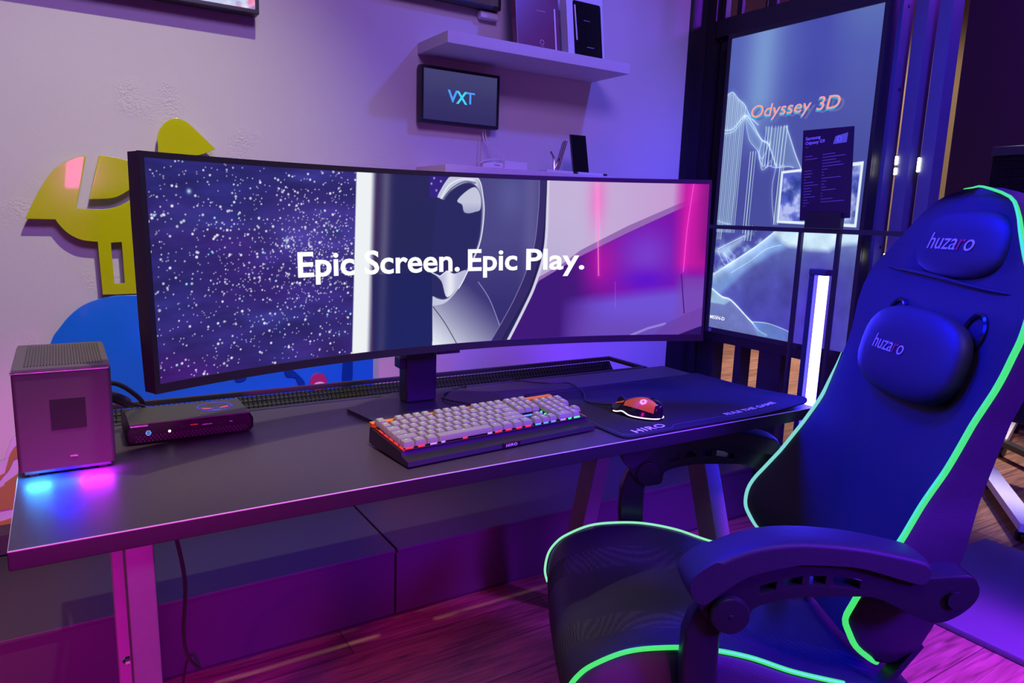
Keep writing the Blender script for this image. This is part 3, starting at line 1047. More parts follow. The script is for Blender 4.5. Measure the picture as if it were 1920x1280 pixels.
# ================================================================== MOUSE PAD
pad = thing('mouse_pad', 'black cloth mouse pad printed with pale lettering on the right end of the desk', 'mouse pad', (1.2, 1.2, DZ))
px0, px1, py0, py1 = .918, 1.498, 1.019, 1.40


def padz(x, y):
    c1 = max(0, 1 - math.hypot(x - 1.498, y - 1.035) / .22)
    c2 = max(0, (x - 1.46) / .04)
    return DZ + .001 + .013 * c1 ** 1.6 + .006 * c2 ** 2


def rrect(x0, x1, y0, y1, r, n=8):
    out = []
    for cx, cy, a0 in [(x1 - r, y0 + r, -90), (x1 - r, y1 - r, 0), (x0 + r, y1 - r, 90), (x0 + r, y0 + r, 180)]:
        for k in range(n + 1):
            a = math.radians(a0 + 90 * k / n)
            out.append((cx + r * math.cos(a), cy + r * math.sin(a)))
    return out


pb = MB()
nx_, ny_ = 60, 40
R_ = .022


def padpt(i, j, dz):
    x, y = px0 + (px1 - px0) * i / nx_, py0 + (py1 - py0) * j / ny_
    dx, dy = max(px0 + R_ - x, x - (px1 - R_), 0), max(py0 + R_ - y, y - (py1 - R_), 0)
    d = math.hypot(dx, dy)
    if d > R_:
        x = min(max(x, px0 + R_), px1 - R_) + math.copysign(dx, x - 1.2) * R_ / d
        y = min(max(y, py0 + R_), py1 - R_) + math.copysign(dy, y - 1.2) * R_ / d
    return (x, y, padz(x, y) + dz)


vs = [padpt(i, j, .0030) for j in range(ny_ + 1) for i in range(nx_ + 1)] + [padpt(i, j, 0) for j in range(ny_ + 1) for i in range(nx_ + 1)]
n1 = (nx_ + 1) * (ny_ + 1)
fs = []
for j in range(ny_):
    for i in range(nx_):
        a = j * (nx_ + 1) + i
        fs.append((a, a + 1, a + nx_ + 2, a + nx_ + 1))
        fs.append((n1 + a, n1 + a + nx_ + 1, n1 + a + nx_ + 2, n1 + a + 1))
for i in range(nx_):
    for a, b in [(i, i + 1), (ny_ * (nx_ + 1) + i + 1, ny_ * (nx_ + 1) + i)]:
        fs.append((a, n1 + a, n1 + b, b))
for j in range(ny_):
    for a, b in [((j + 1) * (nx_ + 1), j * (nx_ + 1)), (j * (nx_ + 1) + nx_, (j + 1) * (nx_ + 1) + nx_)]:
        fs.append((a, n1 + a, n1 + b, b))
pb.add(vs, fs)
pb.build('cloth', M['pad'], pad)


def on_pad(x, y, z):
    return (x, y, padz(x, y) + .0032 + z)


letters('HIRO', .092, .021, lambda x, y, z: on_pad(.962 + x, 1.035 + y + x * .1, z + .0003), offset=.012, thick=.0002, spacing=1.1).build('lettering', M['print_white'], pad, 0)
letters('RULE THE GAME', .176, .0145, lambda x, y, z: on_pad(1.243 + x, 1.049 + y + x * .04, z + .0003), offset=.02, thick=.0002).build('lettering', M['print_white'], pad, 0)
ol = [(.930, 1.16), (.930, 1.042), (.945, 1.031), (1.055, 1.031), (1.075, 1.047), (1.22, 1.048), (1.235, 1.040), (1.44, 1.040)]
line = []
for a, b in zip(ol[:-1], ol[1:]):
    for k in range(8):
        line.append(on_pad(a[0] + (b[0] - a[0]) * k / 8, a[1] + (b[1] - a[1]) * k / 8, 0))
MB().tube(line, .0005, 4).build('printed_outline', M['print_faint'], pad)
ol = [(.935, 1.385), (1.26, 1.385), (1.275, 1.375), (1.33, 1.375)]
line = []
for a, b in zip(ol[:-1], ol[1:]):
    for k in range(8):
        line.append(on_pad(a[0] + (b[0] - a[0]) * k / 8, a[1] + (b[1] - a[1]) * k / 8, 0))
MB().tube(line, .0005, 4).build('printed_outline', M['print_faint'], pad)

# ================================================================== MOUSE
MZ = DZ + .0045
mouse = thing('mouse', 'black gaming mouse with orange side panel and white glowing base line', 'mouse', (1.055, 1.14, MZ), math.radians(17))
MX = WM['mouse']          # local +y points to the mouse's front, away from the viewer


def mw(y):
    """Half width along the body, y from -.062 (rear) to .062 (front)."""
    t = (y + .062) / .124
    return .034 * (math.sin(math.pi * min(max(t, 0), 1)) ** .42) * (1.0 - .13 * math.exp(-((t - .62) / .16) ** 2)) + .0005


def mh(y):
    t = (y + .062) / .124
    return .040 * (math.sin(math.pi * (0.10 + .83 * t) ** .72) ** .75) * (1 - .25 * t) + .004


rings = []
for k in range(33):
    y = -.062 + .124 * (0.5 - 0.5 * math.cos(math.pi * k / 32))
    w, h = mw(y), mh(y)
    loop = []
    for i in range(24):
        a = 2 * math.pi * i / 24
        cx_, sz_ = math.cos(a), math.sin(a)
        px_ = w * math.copysign(abs(cx_) ** .75, cx_)
        pz_ = (h * abs(sz_) ** .85 if sz_ > 0 else -.0)
        loop.append(MX @ Vector((px_ * (1 - .18 * max(sz_, 0)), y, .003 + pz_)))
    rings.append(loop)
MB().rings(rings).build('shell', M['gloss_black'], mouse, 60)


def mside(y, a, side=-1, out=.0006):
    w, h = mw(y), mh(y)
    return MX @ Vector((side * (w * math.cos(a) ** .75 * (1 - .18 * math.sin(a)) + out), y, .003 + h * math.sin(a) ** .85 + out * .5))


def mpatch(y0, y1, alo, ahi, n=16, m=8, out=.0012):
    mb = MB()
    vs = [mside(y0 + (y1 - y0) * i / n, alo(i / n) + (ahi(i / n) - alo(i / n)) * j / m, -1, out) for i in range(n + 1) for j in range(m + 1)]
    fs = [(i * (m + 1) + j, i * (m + 1) + j + 1, (i + 1) * (m + 1) + j + 1, (i + 1) * (m + 1) + j) for i in range(n) for j in range(m)]
    return mb.add(vs, fs)


mpatch(-.052, .020, lambda t: .30 + .25 * t, lambda t: .75 + .72 * math.sin(math.pi * (.15 + .75 * t)) ** .8).build('side_panel', M['orange_gloss'], mouse)['label'] = 'orange side panel'
mpatch(.024, .046, lambda t: .85, lambda t: 1.12, 8, 4, .0016).build('thumb_button', M['orange_gloss'], mouse)
hexp = []
hx = MB()
for k in range(6):
    a = math.radians(60 * k + 30)
    hexp.append((-.026 + .0085 * math.cos(a), .95 + .26 * math.sin(a)))
vs = [mside(y, a, -1, .0022) for y, a in hexp] + [mside(-.026 + (y + .026) * .35, .95 + (a - .95) * .35, -1, .0022) for y, a in hexp]
hx.add(vs, [(k, (k + 1) % 6, 6 + (k + 1) % 6, 6 + k) for k in range(6)])
hx.build('emblem', M['g_logo'], mouse, 0)['label'] = 'glowing pink hexagon emblem'
strp = [MX @ Vector((-mw(y) - .0012, y, .0050 + .005 * math.exp(-((y - .02) / .012) ** 2))) for y in np.linspace(.045, -.060, 28)] + [MX @ Vector((mw(y) * 1.0 + .0012, y, .0050)) for y in np.linspace(-.0612, -.045, 10)]
MB().tube(strp, .0014, 6).build('base_light', M['g_pinkwhite'], mouse)['label'] = 'thin white light line round the base'
MB().lathe([(.008, -.003), (.0105, -.002), (.0105, .002), (.008, .003)], 18, MX @ Matrix.Translation((0, .040, .024)) @ Matrix.Rotation(math.pi / 2, 4, 'Y')).build('scroll_wheel', M['black_plastic'], mouse)
mc = [MX @ Vector((0, .060, .012)), MX @ Vector((-.004, .078, .008))] + [Vector(p) for p in [(1.018, 1.27, DZ + .0075), (1.06, 1.335, DZ + .0075), (1.09, 1.40, DZ + .0035), (1.10, 1.455, DZ + .0035), (1.05, 1.475, DZ + .0035), (1.02, 1.50, DZ + .0035), (.99, 1.530, DZ + .0045), (.965, 1.555, DZ + .003), (.95, 1.60, DZ - .03)]]
MB().tube(cr(mc, 8), .0019, 8).build('cable', M['cable'], mouse)

# ================================================================== SMALL TOWER PC
tower = thing('tower_computer', 'small boxy desktop computer with ribbed top and coloured underglow', 'computer', (-.009, 1.42, DZ))
bx0, bx1, by0, by1, bz0, bz1 = -.0735, .0565, 1.265, 1.490, DZ + .017, .9155
tb = MB()
tb.prism(rrect(bx0, bx1, by0, by1, .006, 4), lambda a, b, t: (a, b, t), bz0, bz1 - .003)
tb.build('case', M['box'], tower)
MB().box((bx0 + .0015, by0 + .0015, bz1 - .003), (bx1 - .0015, by1 - .0015, bz1), .001).build('top_plate', M['box'], tower)
vt = MB()
for k in range(26):
    xx = bx0 + .016 + k * .00410
    vt.box((xx, by0 + .022, bz1 - .0002), (xx + .0018, by1 - .022, bz1 + .0011))
vt.build('top_vent', M['black_plastic'], tower, 0)
MB().box((-.0275, by0 - .0008, .8185), (.0195, by0 + .001, .867), .0004).build('window', M['box_dark'], tower)
MB().box((-.0055, by0 - .0008, .7725), (.0045, by0 + .001, .7755), .0003).build('front_mark', M['silver'], tower)
MB().box((bx0 - .0004, by0 + .006, bz1 - .0058), (bx1 - .002, by0 - .0008, bz1 - .0026), .0008).build('trim_line', M['silver'], tower)
MB().box((bx0 + .006, by0 + .022, DZ + .0052), (bx1 - .006, by1 - .01, bz0 + .0005), .001).build('base_plate', M['black_plastic'], tower)
for fx in (bx0 + .012, bx1 - .024):
    for fy in (by0 + .03, by1 - .03):
        MB().box((fx, fy, DZ + .0002), (fx + .012, fy + .012, DZ + .0055)).build('rubber_foot', M['black_plastic'], tower)
for a, b, m_ in [(-.066, -.034, 'g_cyan'), (-.033, .005, 'g_ublue'), (.006, .051, 'g_mag')]:
    MB().prism([(by0 + .006, bz0 - .0003), (by0 + .015, bz0 - .0036), (by0 + .018, bz0 - .0003)], lambda p, q, t: (t, p, q), a, b).build('underglow_strip', M[m_], tower, 0)

# ================================================================== MINI PC
mini = thing('mini_computer', 'flat black mini computer with glowing skull emblem on its mesh top', 'computer', (.186, 1.45, DZ))
mx0, mx1, my0, my1, mz0, mz1 = .079, .297, 1.386, 1.508, DZ + .0035, .7785
mbp = MB()
loops = []
for z, ins in [(mz0, .004), (mz0 + .006, .0), (mz1 - .012, .0), (mz1 - .003, .005)]:
    loops.append([(a, b, z) for a, b in rrect(mx0 + ins, mx1 - ins, my0 + ins * .5, my1 - ins * .5, .006, 3)])
mbp.rings(loops)
mbp.build('case', M['mini_case'], mini)
MB().box((mx0 + .006, my0 + .004, mz1 - .003), (mx1 - .006, my1 - .004, mz1 + .0005), .0008).build('mesh_top', M['mini_top'], mini)
for x_, y_ in [(mx0 + .011, my0 + .009), (mx1 - .011, my0 + .009), (mx0 + .011, my1 - .009), (mx1 - .011, my1 - .009), (.20, my0 + .009)]:
    MB().lathe([(.0017, 0), (.0017, .001)], 8, Matrix.Translation((x_, y_, mz1 + .0005))).build('screw', M['silver'], mini)
MB().box((mx0 + .007, my0 + .0005, mz1 - .0055), (mx0 + .036, my0 + .0028, mz1 - .0025), .0005).build('edge_strip', M['silver'], mini)
hexm = MB()
for r_ in range(3):
    for k in range(30):
        xx = mx0 + .016 + k * .0066 + (r_ % 2) * .0033
        if xx < mx1 - .012:
            hexm.lathe([(.0019, 0), (.0019, .0006)], 6, Matrix.Translation((xx, my0 - .0001, mz0 + .0035 + r_ * .0042)) @ Matrix.Rotation(math.pi / 2, 4, 'X'))
hexm.build('front_grille', M['dark_metal'], mini)
for a, b, z, m_ in [(.166, .176, .766, 'box_dark'), (.184, .197, .7665, 'orange'), (.204, .222, .7645, 'silver'), (.231, .241, .7645, 'box_dark'), (.252, .258, .765, 'silver')]:
    MB().box((a, my0 - .0012, z), (b, my0 + .002, z + .0022), .0005).build('port', M[m_], mini)
MB().lathe([(.0022, 0), (.0022, .001)], 12, Matrix.Translation((.149, my0 - .0002, .7605)) @ Matrix.Rotation(math.pi / 2, 4, 'X')).build('status_light', M['g_white'], mini)
pw = [(.1145 + .0042 * math.cos(t), my0 - .0012, .7615 + .0042 * math.sin(t)) for t in np.linspace(0, 2 * math.pi, 7)[:-1]]
MB().tube(pw, .0007, 4, True).tube([(.1120, my0 - .0012, .7615), (.1170, my0 - .0012, .7615)], .0006, 4).build('power_symbol', M['g_blue'], mini)
EX, EY, EZ = .238, 1.452, mz1 + .0012


def em(pts, closed=False, r=.0008):
    return MB().tube([(EX + a, EY + b, EZ) for a, b in pts], r, 5, closed)


emb = MB()
for pts, cl in [([(.031 * math.cos(t), .026 * math.sin(t) + .004) for t in np.linspace(-.35, math.pi + .35, 26)], False),
                ([(-.029, -.004), (-.024, -.018), (-.012, -.026), (.012, -.026), (.024, -.018), (.029, -.004)], False),
                ([(-.010, -.012), (0, -.005), (.010, -.012), (.006, -.022), (-.006, -.022)], True),
                ([(.024, .006), (.033, .000), (.030, -.010)], False)]:
    emb.tube([(EX + a, EY + b, EZ) for a, b in pts], .0008, 5, cl)
emb.build('emblem', M['g_skull'], mini)['label'] = 'blue glowing skull outline'
eyes = MB()
for sgn in (-1, 1):
    eyes.add([(EX + sgn * .025, EY - .001, EZ), (EX + sgn * .004, EY - .009, EZ), (EX + sgn * .008, EY - .013, EZ), (EX + sgn * .022, EY - .009, EZ)], [(0, 1, 2, 3)])
eyes.build('emblem_eyes', M['g_skullred'], mini, 0)['label'] = 'pink eyes of the emblem'
# cables between the two computers
cb = cr([(.0545, 1.43, .850), (.075, 1.445, .842), (.098, 1.495, .815), (.118, 1.53, .785), (.124, 1.555, .755), (.125, 1.575, .725)], 8)
tag(MB().tube(cb, .0046, 10).build('power_cable', M['cable']), 'thick black cable arching from the boxy computer down behind the flat one', 'cable')
pc = thing('plug_cable', 'black cable with a cylindrical plug and pale tip behind the boxy computer', 'cable', (.09, 1.50, .80))
MB().tube([(.0545, 1.455, .822), (.070, 1.470, .812), (.090, 1.487, .796)], [.0105, .0105, .0095], 12).build('plug', M['black_plastic'], pc)
MB().tube(cr([(.090, 1.487, .796), (.105, 1.497, .788), (.120, 1.512, .779)], 4), .0028, 8).build('lead', M['cable'], pc)
MB().tube(cr([(.118, 1.510, .780), (.130, 1.525, .772), (.140, 1.545, .758)], 4), .0014, 8).build('bare_wire', M['silver'], pc)
dc = cr([(.112, 1.10, .713), (.120, 1.105, .68), (.130, 1.11, .60), (.128, 1.14, .50), (.14, 1.20, .42), (.17, 1.30, .33), (.185, 1.5, .24)], 8)
dl = dc + cr([(.185, 1.5, .24), (.18, 1.6, .15), (.17, 1.62, .04), (.18, 1.65, .004)], 6)[1:]
tag(MB().tube(dl, .003, 8).build('hanging_cable', M['cable']), 'black cable hanging below the desk beside its left leg', 'cable')

# ================================================================== WALL CUT-OUTS
WY = 2.35


def cutout(name, outlines, m, label, y0=2.322, th=.009, parent=None, cat='wall decoration', stand=True):
    vs, fs, mi = flat_shape(outlines, th / 2, .0012)
    X = Matrix(((1, 0, 0, 0), (0, 0, -1, y0), (0, 1, 0, 0), (0, 0, 0, 1)))
    mb = MB()
    mb.add(vs, fs, X)
    if parent is None:
        t = thing(name, label, cat, (sum(p[0] for p in outlines[0]) / len(outlines[0]), WY, min(p[1] for p in outlines[0])))
        mb.build('face_board', m, t)
        return t
    return mb.build(name, m, parent)


def spacers(t, pts, m):
    for a, b in pts:
        MB().lathe([(.012, 0), (.012, .025)], 10, Matrix.Translation((a, 2.351, b)) @ Matrix.Rotation(math.pi / 2, 4, 'X')).build('spacer', m, t)


ym = cr2([(.076, 1.287), (.056, 1.283), (.022, 1.263), (-.007, 1.236), (-.039, 1.183), (-.07, 1.117)], 5) + [(-.003, 1.117)] + cr2([(-.003, 1.117), (.004, 1.104), (.023, 1.081), (.053, 1.063), (.093, 1.058)], 5)[1:] + [(.097, .910), (.243, .911), (.245, 1.058), (.285, 1.075), (.32, 1.11), (.34, 1.16), (.345, 1.20), (.30, 1.235), (.25, 1.235)] + cr2([(.25, 1.235), (.22, 1.205), (.183, 1.178), (.164, 1.164), (.136, 1.151), (.104, 1.145)], 4)[1:] + [(.045, 1.146)]
t = cutout('wall_cutout', [ym, [(.123, 1.056), (.152, 1.058), (.154, .939), (.125, .939)], [(.182, 1.058), (.212, 1.058), (.214, .941), (.186, .941)]], M['yellow'], 'large glossy yellow cut-out board with two slots, left of the monitor')
spacers(t, [(.02, 1.15), (.11, 1.09), (.11, .925)], M['pale'])
yq = [(.109, 1.291)] + cr2([(.109, 1.291), (.136, 1.29), (.175, 1.282), (.215, 1.262), (.24, 1.24)], 4)[1:] + cr2([(.24, 1.24), (.205, 1.222), (.181, 1.207), (.16, 1.192), (.132, 1.179), (.08, 1.174)], 4)[1:]
t = cutout('wall_cutout', [yq], M['yellow'], 'small quarter-round yellow cut-out board in the gap of the large yellow one')
spacers(t, [(.13, 1.235)], M['pale'])
dome = cr2([(.256, 1.29), (.2575, 1.325), (.26, 1.365), (.28, 1.396), (.305, 1.409), (.325, 1.405), (.343, 1.394), (.375, 1.364), (.408, 1.332)], 5) + [(.376, 1.317), (.33, 1.30)]
t = cutout('wall_cutout', [dome], M['yellow'], 'yellow leaf-shaped cut-out board poking above the top edge of the monitor')
spacers(t, [(.31, 1.35)], M['pale'])
bl = cr2([(-.06, .60), (-.05, .72), (-.033, .785), (-.015, .815), (.016, .854), (.052, .882), (.097, .898), (.141, .904), (.22, .904)], 5) + [(.60, .904), (.90, .80), (.90, .30), (.10, .30), (-.02, .42)]
t = cutout('wall_cutout', [bl], M['blue'], 'big rounded glossy blue cut-out board on the wall behind the monitor')
spacers(t, [(0, .78), (.3, .86), (.8, .7)], M['pale'])
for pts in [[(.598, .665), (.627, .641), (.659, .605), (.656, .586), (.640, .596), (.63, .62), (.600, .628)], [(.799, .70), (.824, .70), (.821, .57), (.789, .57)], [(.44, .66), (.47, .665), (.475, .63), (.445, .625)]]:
    cutout('painted_shadow', [cr2(pts, 3, True)], M['blue_shadow'], None, 2.3155, .001, t)  # dark patches paint the shadows cast on the glossy blue board
ball = [(.706 + .027 * math.cos(a), .599 + .030 * math.sin(a)) for a in np.linspace(0, 2 * math.pi, 28)[:-1]]
t = cutout('wall_cutout', [ball], M['pink'], 'small pink ball-shaped cut-out on the blue board below the monitor', 2.312, .007)
cutout('white_spot', [[(.708 + .017 * math.cos(a), .591 + .008 * math.sin(a)) for a in np.linspace(0, 2 * math.pi, 20)[:-1]]], M['white'], None, 2.307, .002, t)
spacers(t, [(.706, .595)], M['pale'])
base = cr2([(-.135, .52), (-.146, .511), (-.159, .476), (-.175, .453), (-.30, .42)], 4) + [(-.36, .40), (-.36, .236), (-.11, .236), (-.11, .52)]
t = cutout('wall_cutout', [base], M['pale'], 'pale and brown striped cut-out board at the lower left edge of the desk', 2.322)
for pts in [[(-.30, .385), (-.177, .419), (-.161, .438), (-.147, .48), (-.115, .515), (-.115, .463), (-.14, .463), (-.154, .437), (-.167, .421), (-.20, .390), (-.30, .36)],
            [(-.30, .35), (-.18, .384), (-.164, .398), (-.115, .420), (-.115, .325), (-.159, .321), (-.185, .32), (-.30, .315)],
            [(-.30, .285), (-.187, .288), (-.165, .291), (-.115, .294), (-.115, .255), (-.171, .253), (-.181, .262), (-.30, .262)]]:
    cutout('brown_stripe', [cr2(pts, 4, True)], M['brown'], None, 2.3155, .002, t)
spacers(t, [(-.2, .4)], M['pale'])


# ================================================================== WALL DISPLAYS
def wall_display(name, label, x0, x1, z0, z1, yb, yf, bez, paint, nu, nv):
    t = thing(name, label, 'display', ((x0 + x1) / 2, WY, z0))
    MB().box((x0, yf, z0), (x1, yb, z1), .003).build('housing', M['black_plastic'], t)
    for a in [(x0 + .001, x1 - .001, z0 + .001, z0 + bez), (x0 + .001, x1 - .001, z1 - bez, z1 - .001), (x0 + .001, x0 + bez, z0 + bez, z1 - bez), (x1 - bez, x1 - .001, z0 + bez, z1 - bez)]:
        MB().box((a[0], yf - .003, a[2]), (a[1], yf + .001, a[3]), .0008).build('bezel', M['bezel'], t)
    MB().box((x0 + .2 * (x1 - x0), yb - .002, z0 + .2 * (z1 - z0)), (x1 - .2 * (x1 - x0), WY + .001, z1 - .2 * (z1 - z0))).build('wall_mount', M['black_metal'], t)
    uu, vv = np.linspace(x0 + bez, x1 - bez, nu), np.linspace(z0 + bez, z1 - bez, nv)
    A, B = np.meshgrid(uu, vv)
    c = Canvas(A, B, (uu[1] - uu[0]), (60, 60, 100))
    paint(c, x0, x1, z0, z1)
    P = np.stack([A, np.full(A.shape, yf - .0008), B], -1)
    panel('screen', P, nu, nv, c, M['scr'], t)
    return t


def p_flowers(c, x0, x1, z0, z1):
    c.C[:] = (200, 205, 235)
    n, n2 = c.noise(26, 4), c.noise(40, 8)
    c.blend(np.clip((n - .5) * 4, 0, 1), (90, 120, 190))
    c.blend(np.clip((n2 - .55) * 5, 0, 1), (235, 235, 250))
    c.blend(np.clip((c.U - x1 + .07) / .02, 0, 1) * np.clip((c.noise(60, 2) - .35) * 3, 0, 1), (240, 130, 180))


def p_dark(c, x0, x1, z0, z1):
    c.C[:] = (54, 40, 72)
    c.blend((c.V - z0) / (z1 - z0), (70, 52, 96))


def p_vxt(c, x0, x1, z0, z1):
    c.C[:] = (62, 60, 112)
    c.blend(np.clip((z0 + z1) / 2 - c.V + .05, 0, .12) * 5, (44, 36, 92))
    c.blend(np.clip((c.V - (z0 + z1) / 2) * 5, 0, .5), (74, 70, 118))


wall_display('wall_display', 'wall display at the top left corner showing a bright floral picture', -.45, .540, 1.722, 2.28, 2.335, 2.292, .012, p_flowers, 260, 150)
wall_display('wall_display', 'dark wall display cut off at the top of the picture, above the long shelf', .86, 1.366, 1.873, 2.17, 2.335, 2.300, .012, p_dark, 40, 24)
vx = wall_display('wall_display', 'small black-framed wall display with blue lettering, under the long shelf', 1.066, 1.376, 1.473, 1.660, 2.338, 2.310, .011, p_vxt, 64, 40)
letters('V', .040, .041, lambda x, y, z: (1.168 + x, 2.3082 - z, 1.549 + y), offset=.02, thick=.0003).build('lettering', M['txt_blue'], vx, 0)
letters('X', .044, .043, lambda x, y, z: (1.201 + x, 2.3076 - z, 1.5465 + y), offset=.02, thick=.0003).build('lettering', M['txt_cyan'], vx, 0)
letters('T', .036, .041, lambda x, y, z: (1.239 + x, 2.3082 - z, 1.549 + y), offset=.008, thick=.0003).build('lettering', M['txt_blue'], vx, 0)
tag(MB().box((1.297, 2.318, 1.846), (1.369, 2.349, 1.872), .006).build('wall_adapter', M['white']), 'white plastic adapter tucked under the dark display above the shelf', 'adapter')
for k, pts in enumerate([[(1.325, 2.335, 1.476), (1.328, 2.325, 1.43), (1.345, 2.28, 1.39), (1.362, 2.24, 1.352)], [(1.335, 2.335, 1.476), (1.340, 2.325, 1.43), (1.362, 2.28, 1.385), (1.385, 2.25, 1.352)]]):
    tag(MB().tube(cr(pts, 8), .0022, 6).build('display_cable', M['wcable']), ['white cable hanging from the small lettered display, the left of two', 'white cable hanging from the small lettered display, the right of two'][k], 'cable')

# ================================================================== SHELVES AND WHAT STANDS ON THEM
tag(MB().box((1.072, 2.125, 1.696), (1.822, 2.349, 1.733), .002).build('wall_shelf', M['shelf']), 'upper white floating shelf carrying two tablet boxes', 'shelf')
tag(MB().box((1.072, 2.125, 1.290), (1.790, 2.349, 1.325), .002).build('wall_shelf', M['shelf']), 'lower white floating shelf half hidden behind the monitor', 'shelf')


def leaning_box(name, label, x0, w, d, h, lean, yfoot, ms, twist=0.0):
    t = thing(name, label, 'box', (x0 + w / 2, yfoot, 1.7335))
    X = Matrix.Translation((x0, yfoot, 1.7335)) @ Matrix.Rotation(twist, 4, 'Z') @ Matrix.Rotation(-lean, 4, 'X')
    MB().box((0, 0, 0), (w, d, h), .002, X).build('carton', ms, t)
    return t, X


t, X = leaning_box('tablet_box', 'maroon tablet box with a pale pen printed on it, left on the upper shelf', 1.372, .182, .028, .27, math.radians(9), 2.19, M['maroon'])
MB().box((.160, -.0008, .012), (.166, .0005, .16), .0004, X).build('printed_pen', M['print_white'], t)
MB().box((.0, -.0006, 0), (.003, .0005, .27), 0, X).build('edge_line', M['print_dim'], t)
em_ = MB()
em_.tube([X @ Vector((.103 + .008 * math.cos(a), -.0008, .035 + .008 * math.sin(a))) for a in np.linspace(0, 2 * math.pi, 16)[:-1]], .0008, 5, True)
em_.tube([X @ Vector((.097, -.0008, .022)), X @ Vector((.110, -.0008, .022))], .0006, 5)
em_.tube([X @ Vector((.085, -.0008, .142)), X @ Vector((.122, -.0008, .142))], .0008, 5)
em_.build('printed_mark', M['print_white'], t)
t, X = leaning_box('tablet_box', 'white tablet box with a black tablet pictured, right on the upper shelf', 1.597, .168, .04, .26, math.radians(9), 2.20, M['white'])
MB().prism(rrect(.028, .156, .010, .212, .008, 4), lambda a, b, s: X @ Vector((a, s, b)), -.0008, .0004).build('pictured_tablet', M['phone'], t)
MB().tube([X @ Vector((.040, -.0016, .070)), X @ Vector((.036, -.0016, .195))], .0028, 8).build('pictured_pen', M['print_white'], t)
MB().box((.085, -.0012, .05), (.118, .0002, .0525), 0, X).box((.075, -.0012, .145), (.105, .0002, .1468), 0, X).build('printed_mark', M['print_dim'], t)

ab = thing('power_adapter', 'white block-shaped adapter box on the lower shelf', 'adapter', (1.34, 2.2, 1.3255))
MB().box((1.253, 2.2, 1.3255), (1.340, 2.252, 1.349), .003).build('body', M['white'], ab)
MB().box((1.335, 2.192, 1.3255), (1.432, 2.252, 1.356), .004).build('front_block', M['white'], ab)
MB().box((1.30, 2.1988, 1.338), (1.32, 2.2005, 1.341)).build('printed_mark', M['print_dim'], ab)
tag(MB().tube(cr([(1.245, 2.21, 1.3275), (1.238, 2.2, 1.340), (1.262, 2.195, 1.352), (1.30, 2.20, 1.358), (1.345, 2.22, 1.3605), (1.362, 2.23, 1.360)], 8), .0026, 6).build('coiled_cable', M['wcable']), 'short white cable looped over the adapter on the lower shelf', 'cable')


def phone_stand(label, x0, x1, m):
    t = thing('display_stand', label, 'phone stand', ((x0 + x1) / 2, 2.19, 1.3255))
    MB().box((x0, 2.150, 1.3255), (x1 - .02, 2.235, 1.3345), .002).build('base', M['white'], t)
    MB().box((x1 - .02, 2.150, 1.3255), (x1 - .001, 2.235, 1.3345), .002).build('end_cap', M['black_plastic'], t)
    MB().tube(cr([((x0 + x1) / 2, 2.205, 1.334), ((x0 + x1) / 2 + .004, 2.215, 1.38), ((x0 + x1) / 2 + .004, 2.235, 1.405)], 5), .004, 8).build('support_post', M['silver'], t)
    return t


phone_stand('white display foot under the thin silver phone on the lower shelf', 1.487, 1.625, 0)
phone_stand('white display foot under the black phone on the lower shelf', 1.628, 1.765, 0)
ph = thing('phone', 'thin silver phone seen edge-on, propped on the left display foot', 'phone', (1.545, 2.19, 1.336))
X = Matrix.Translation((1.543, 2.178, 1.3362)) @ Matrix.Rotation(math.radians(-114), 4, 'Z') @ Matrix.Rotation(math.radians(-15), 4, 'X')
MB().box((-.030, 0, 0), (.030, .008, .110), .003, X).build('body', M['silver'], ph)
MB().box((-.027, -.0006, .004), (.027, .001, .106), .0004, X).build('glass', M['phone'], ph)
ph = thing('phone', 'black phone leaning upright on the right display foot', 'phone', (1.68, 2.18, 1.336))
X = Matrix.Translation((1.618, 2.170, 1.3352)) @ Matrix.Rotation(math.radians(-6), 4, 'Z') @ Matrix.Rotation(math.radians(-15), 4, 'X')
MB().box((0, 0, 0), (.070, .008, .142), .004, X).build('body', M['black_plastic'], ph)
MB().box((.002, -.0006, .002), (.068, .001, .140), .0005, X).build('glass', M['phone'], ph)

# ================================================================== SLATTED PARTITION WITH THE TALL DISPLAY
part = thing('slatted_partition', 'tall black slatted partition holding the portrait display', 'partition', (2.54, 1.85, 0))


def slat(y0, y1, z0=0.0, z1=3.2, d=.066, m='slat'):
    MB().box((2.50, y0, z0), (2.50 + d, y1, z1), .002).build('slat', M[m], part)


MB().box((2.332, 2.38, 0), (2.50, 2.47, 3.2), .002).build('corner_post', M['slat'], part)
MB().box((2.47, 2.335, 0), (2.56, 2.378, 3.2), .002).build('corner_post', M['slat'], part)
slat(2.222, 2.322, 0, 1.96)
slat(2.066, 2.103, 0, 1.96)
slat(1.858, 1.973, 0, 1.96)
slat(1.60, 1.760, 0, 1.96)
slat(2.310, 2.332, 2.03, 3.2, .02)
slat(2.222, 2.247, 2.03, 3.2, .02)
slat(2.045, 2.086, 2.03, 3.2, .02)
slat(1.94, 1.985, 2.03, 3.2, .02)
slat(1.60, 1.88, 2.03, 3.2, .02)
for y1 in (1.558, 1.470, 1.389):
    o = MB()
    o.box((2.50, y1 - .045, 0), (2.566, y1, 3.2), .0015)
    o.build('slat', M['slat_lit'], part)
MB().box((2.47, 1.535, 1.955), (2.52, 2.33, 2.03), .003).build('top_rail', M['slat'], part)
MB().box((2.485, 1.535, .64), (2.50, 2.325, .71), .003).build('lower_rail', M['slat'], part)
for z in (1.925, 1.65, 1.1, .5):
    MB().lathe([(.006, 0), (.006, .002)], 12, Matrix.Translation((2.535, 1.513, z)) @ Matrix.Rotation(math.pi / 2, 4, 'X')).build('bolt_hole', M['black_plastic'], part)

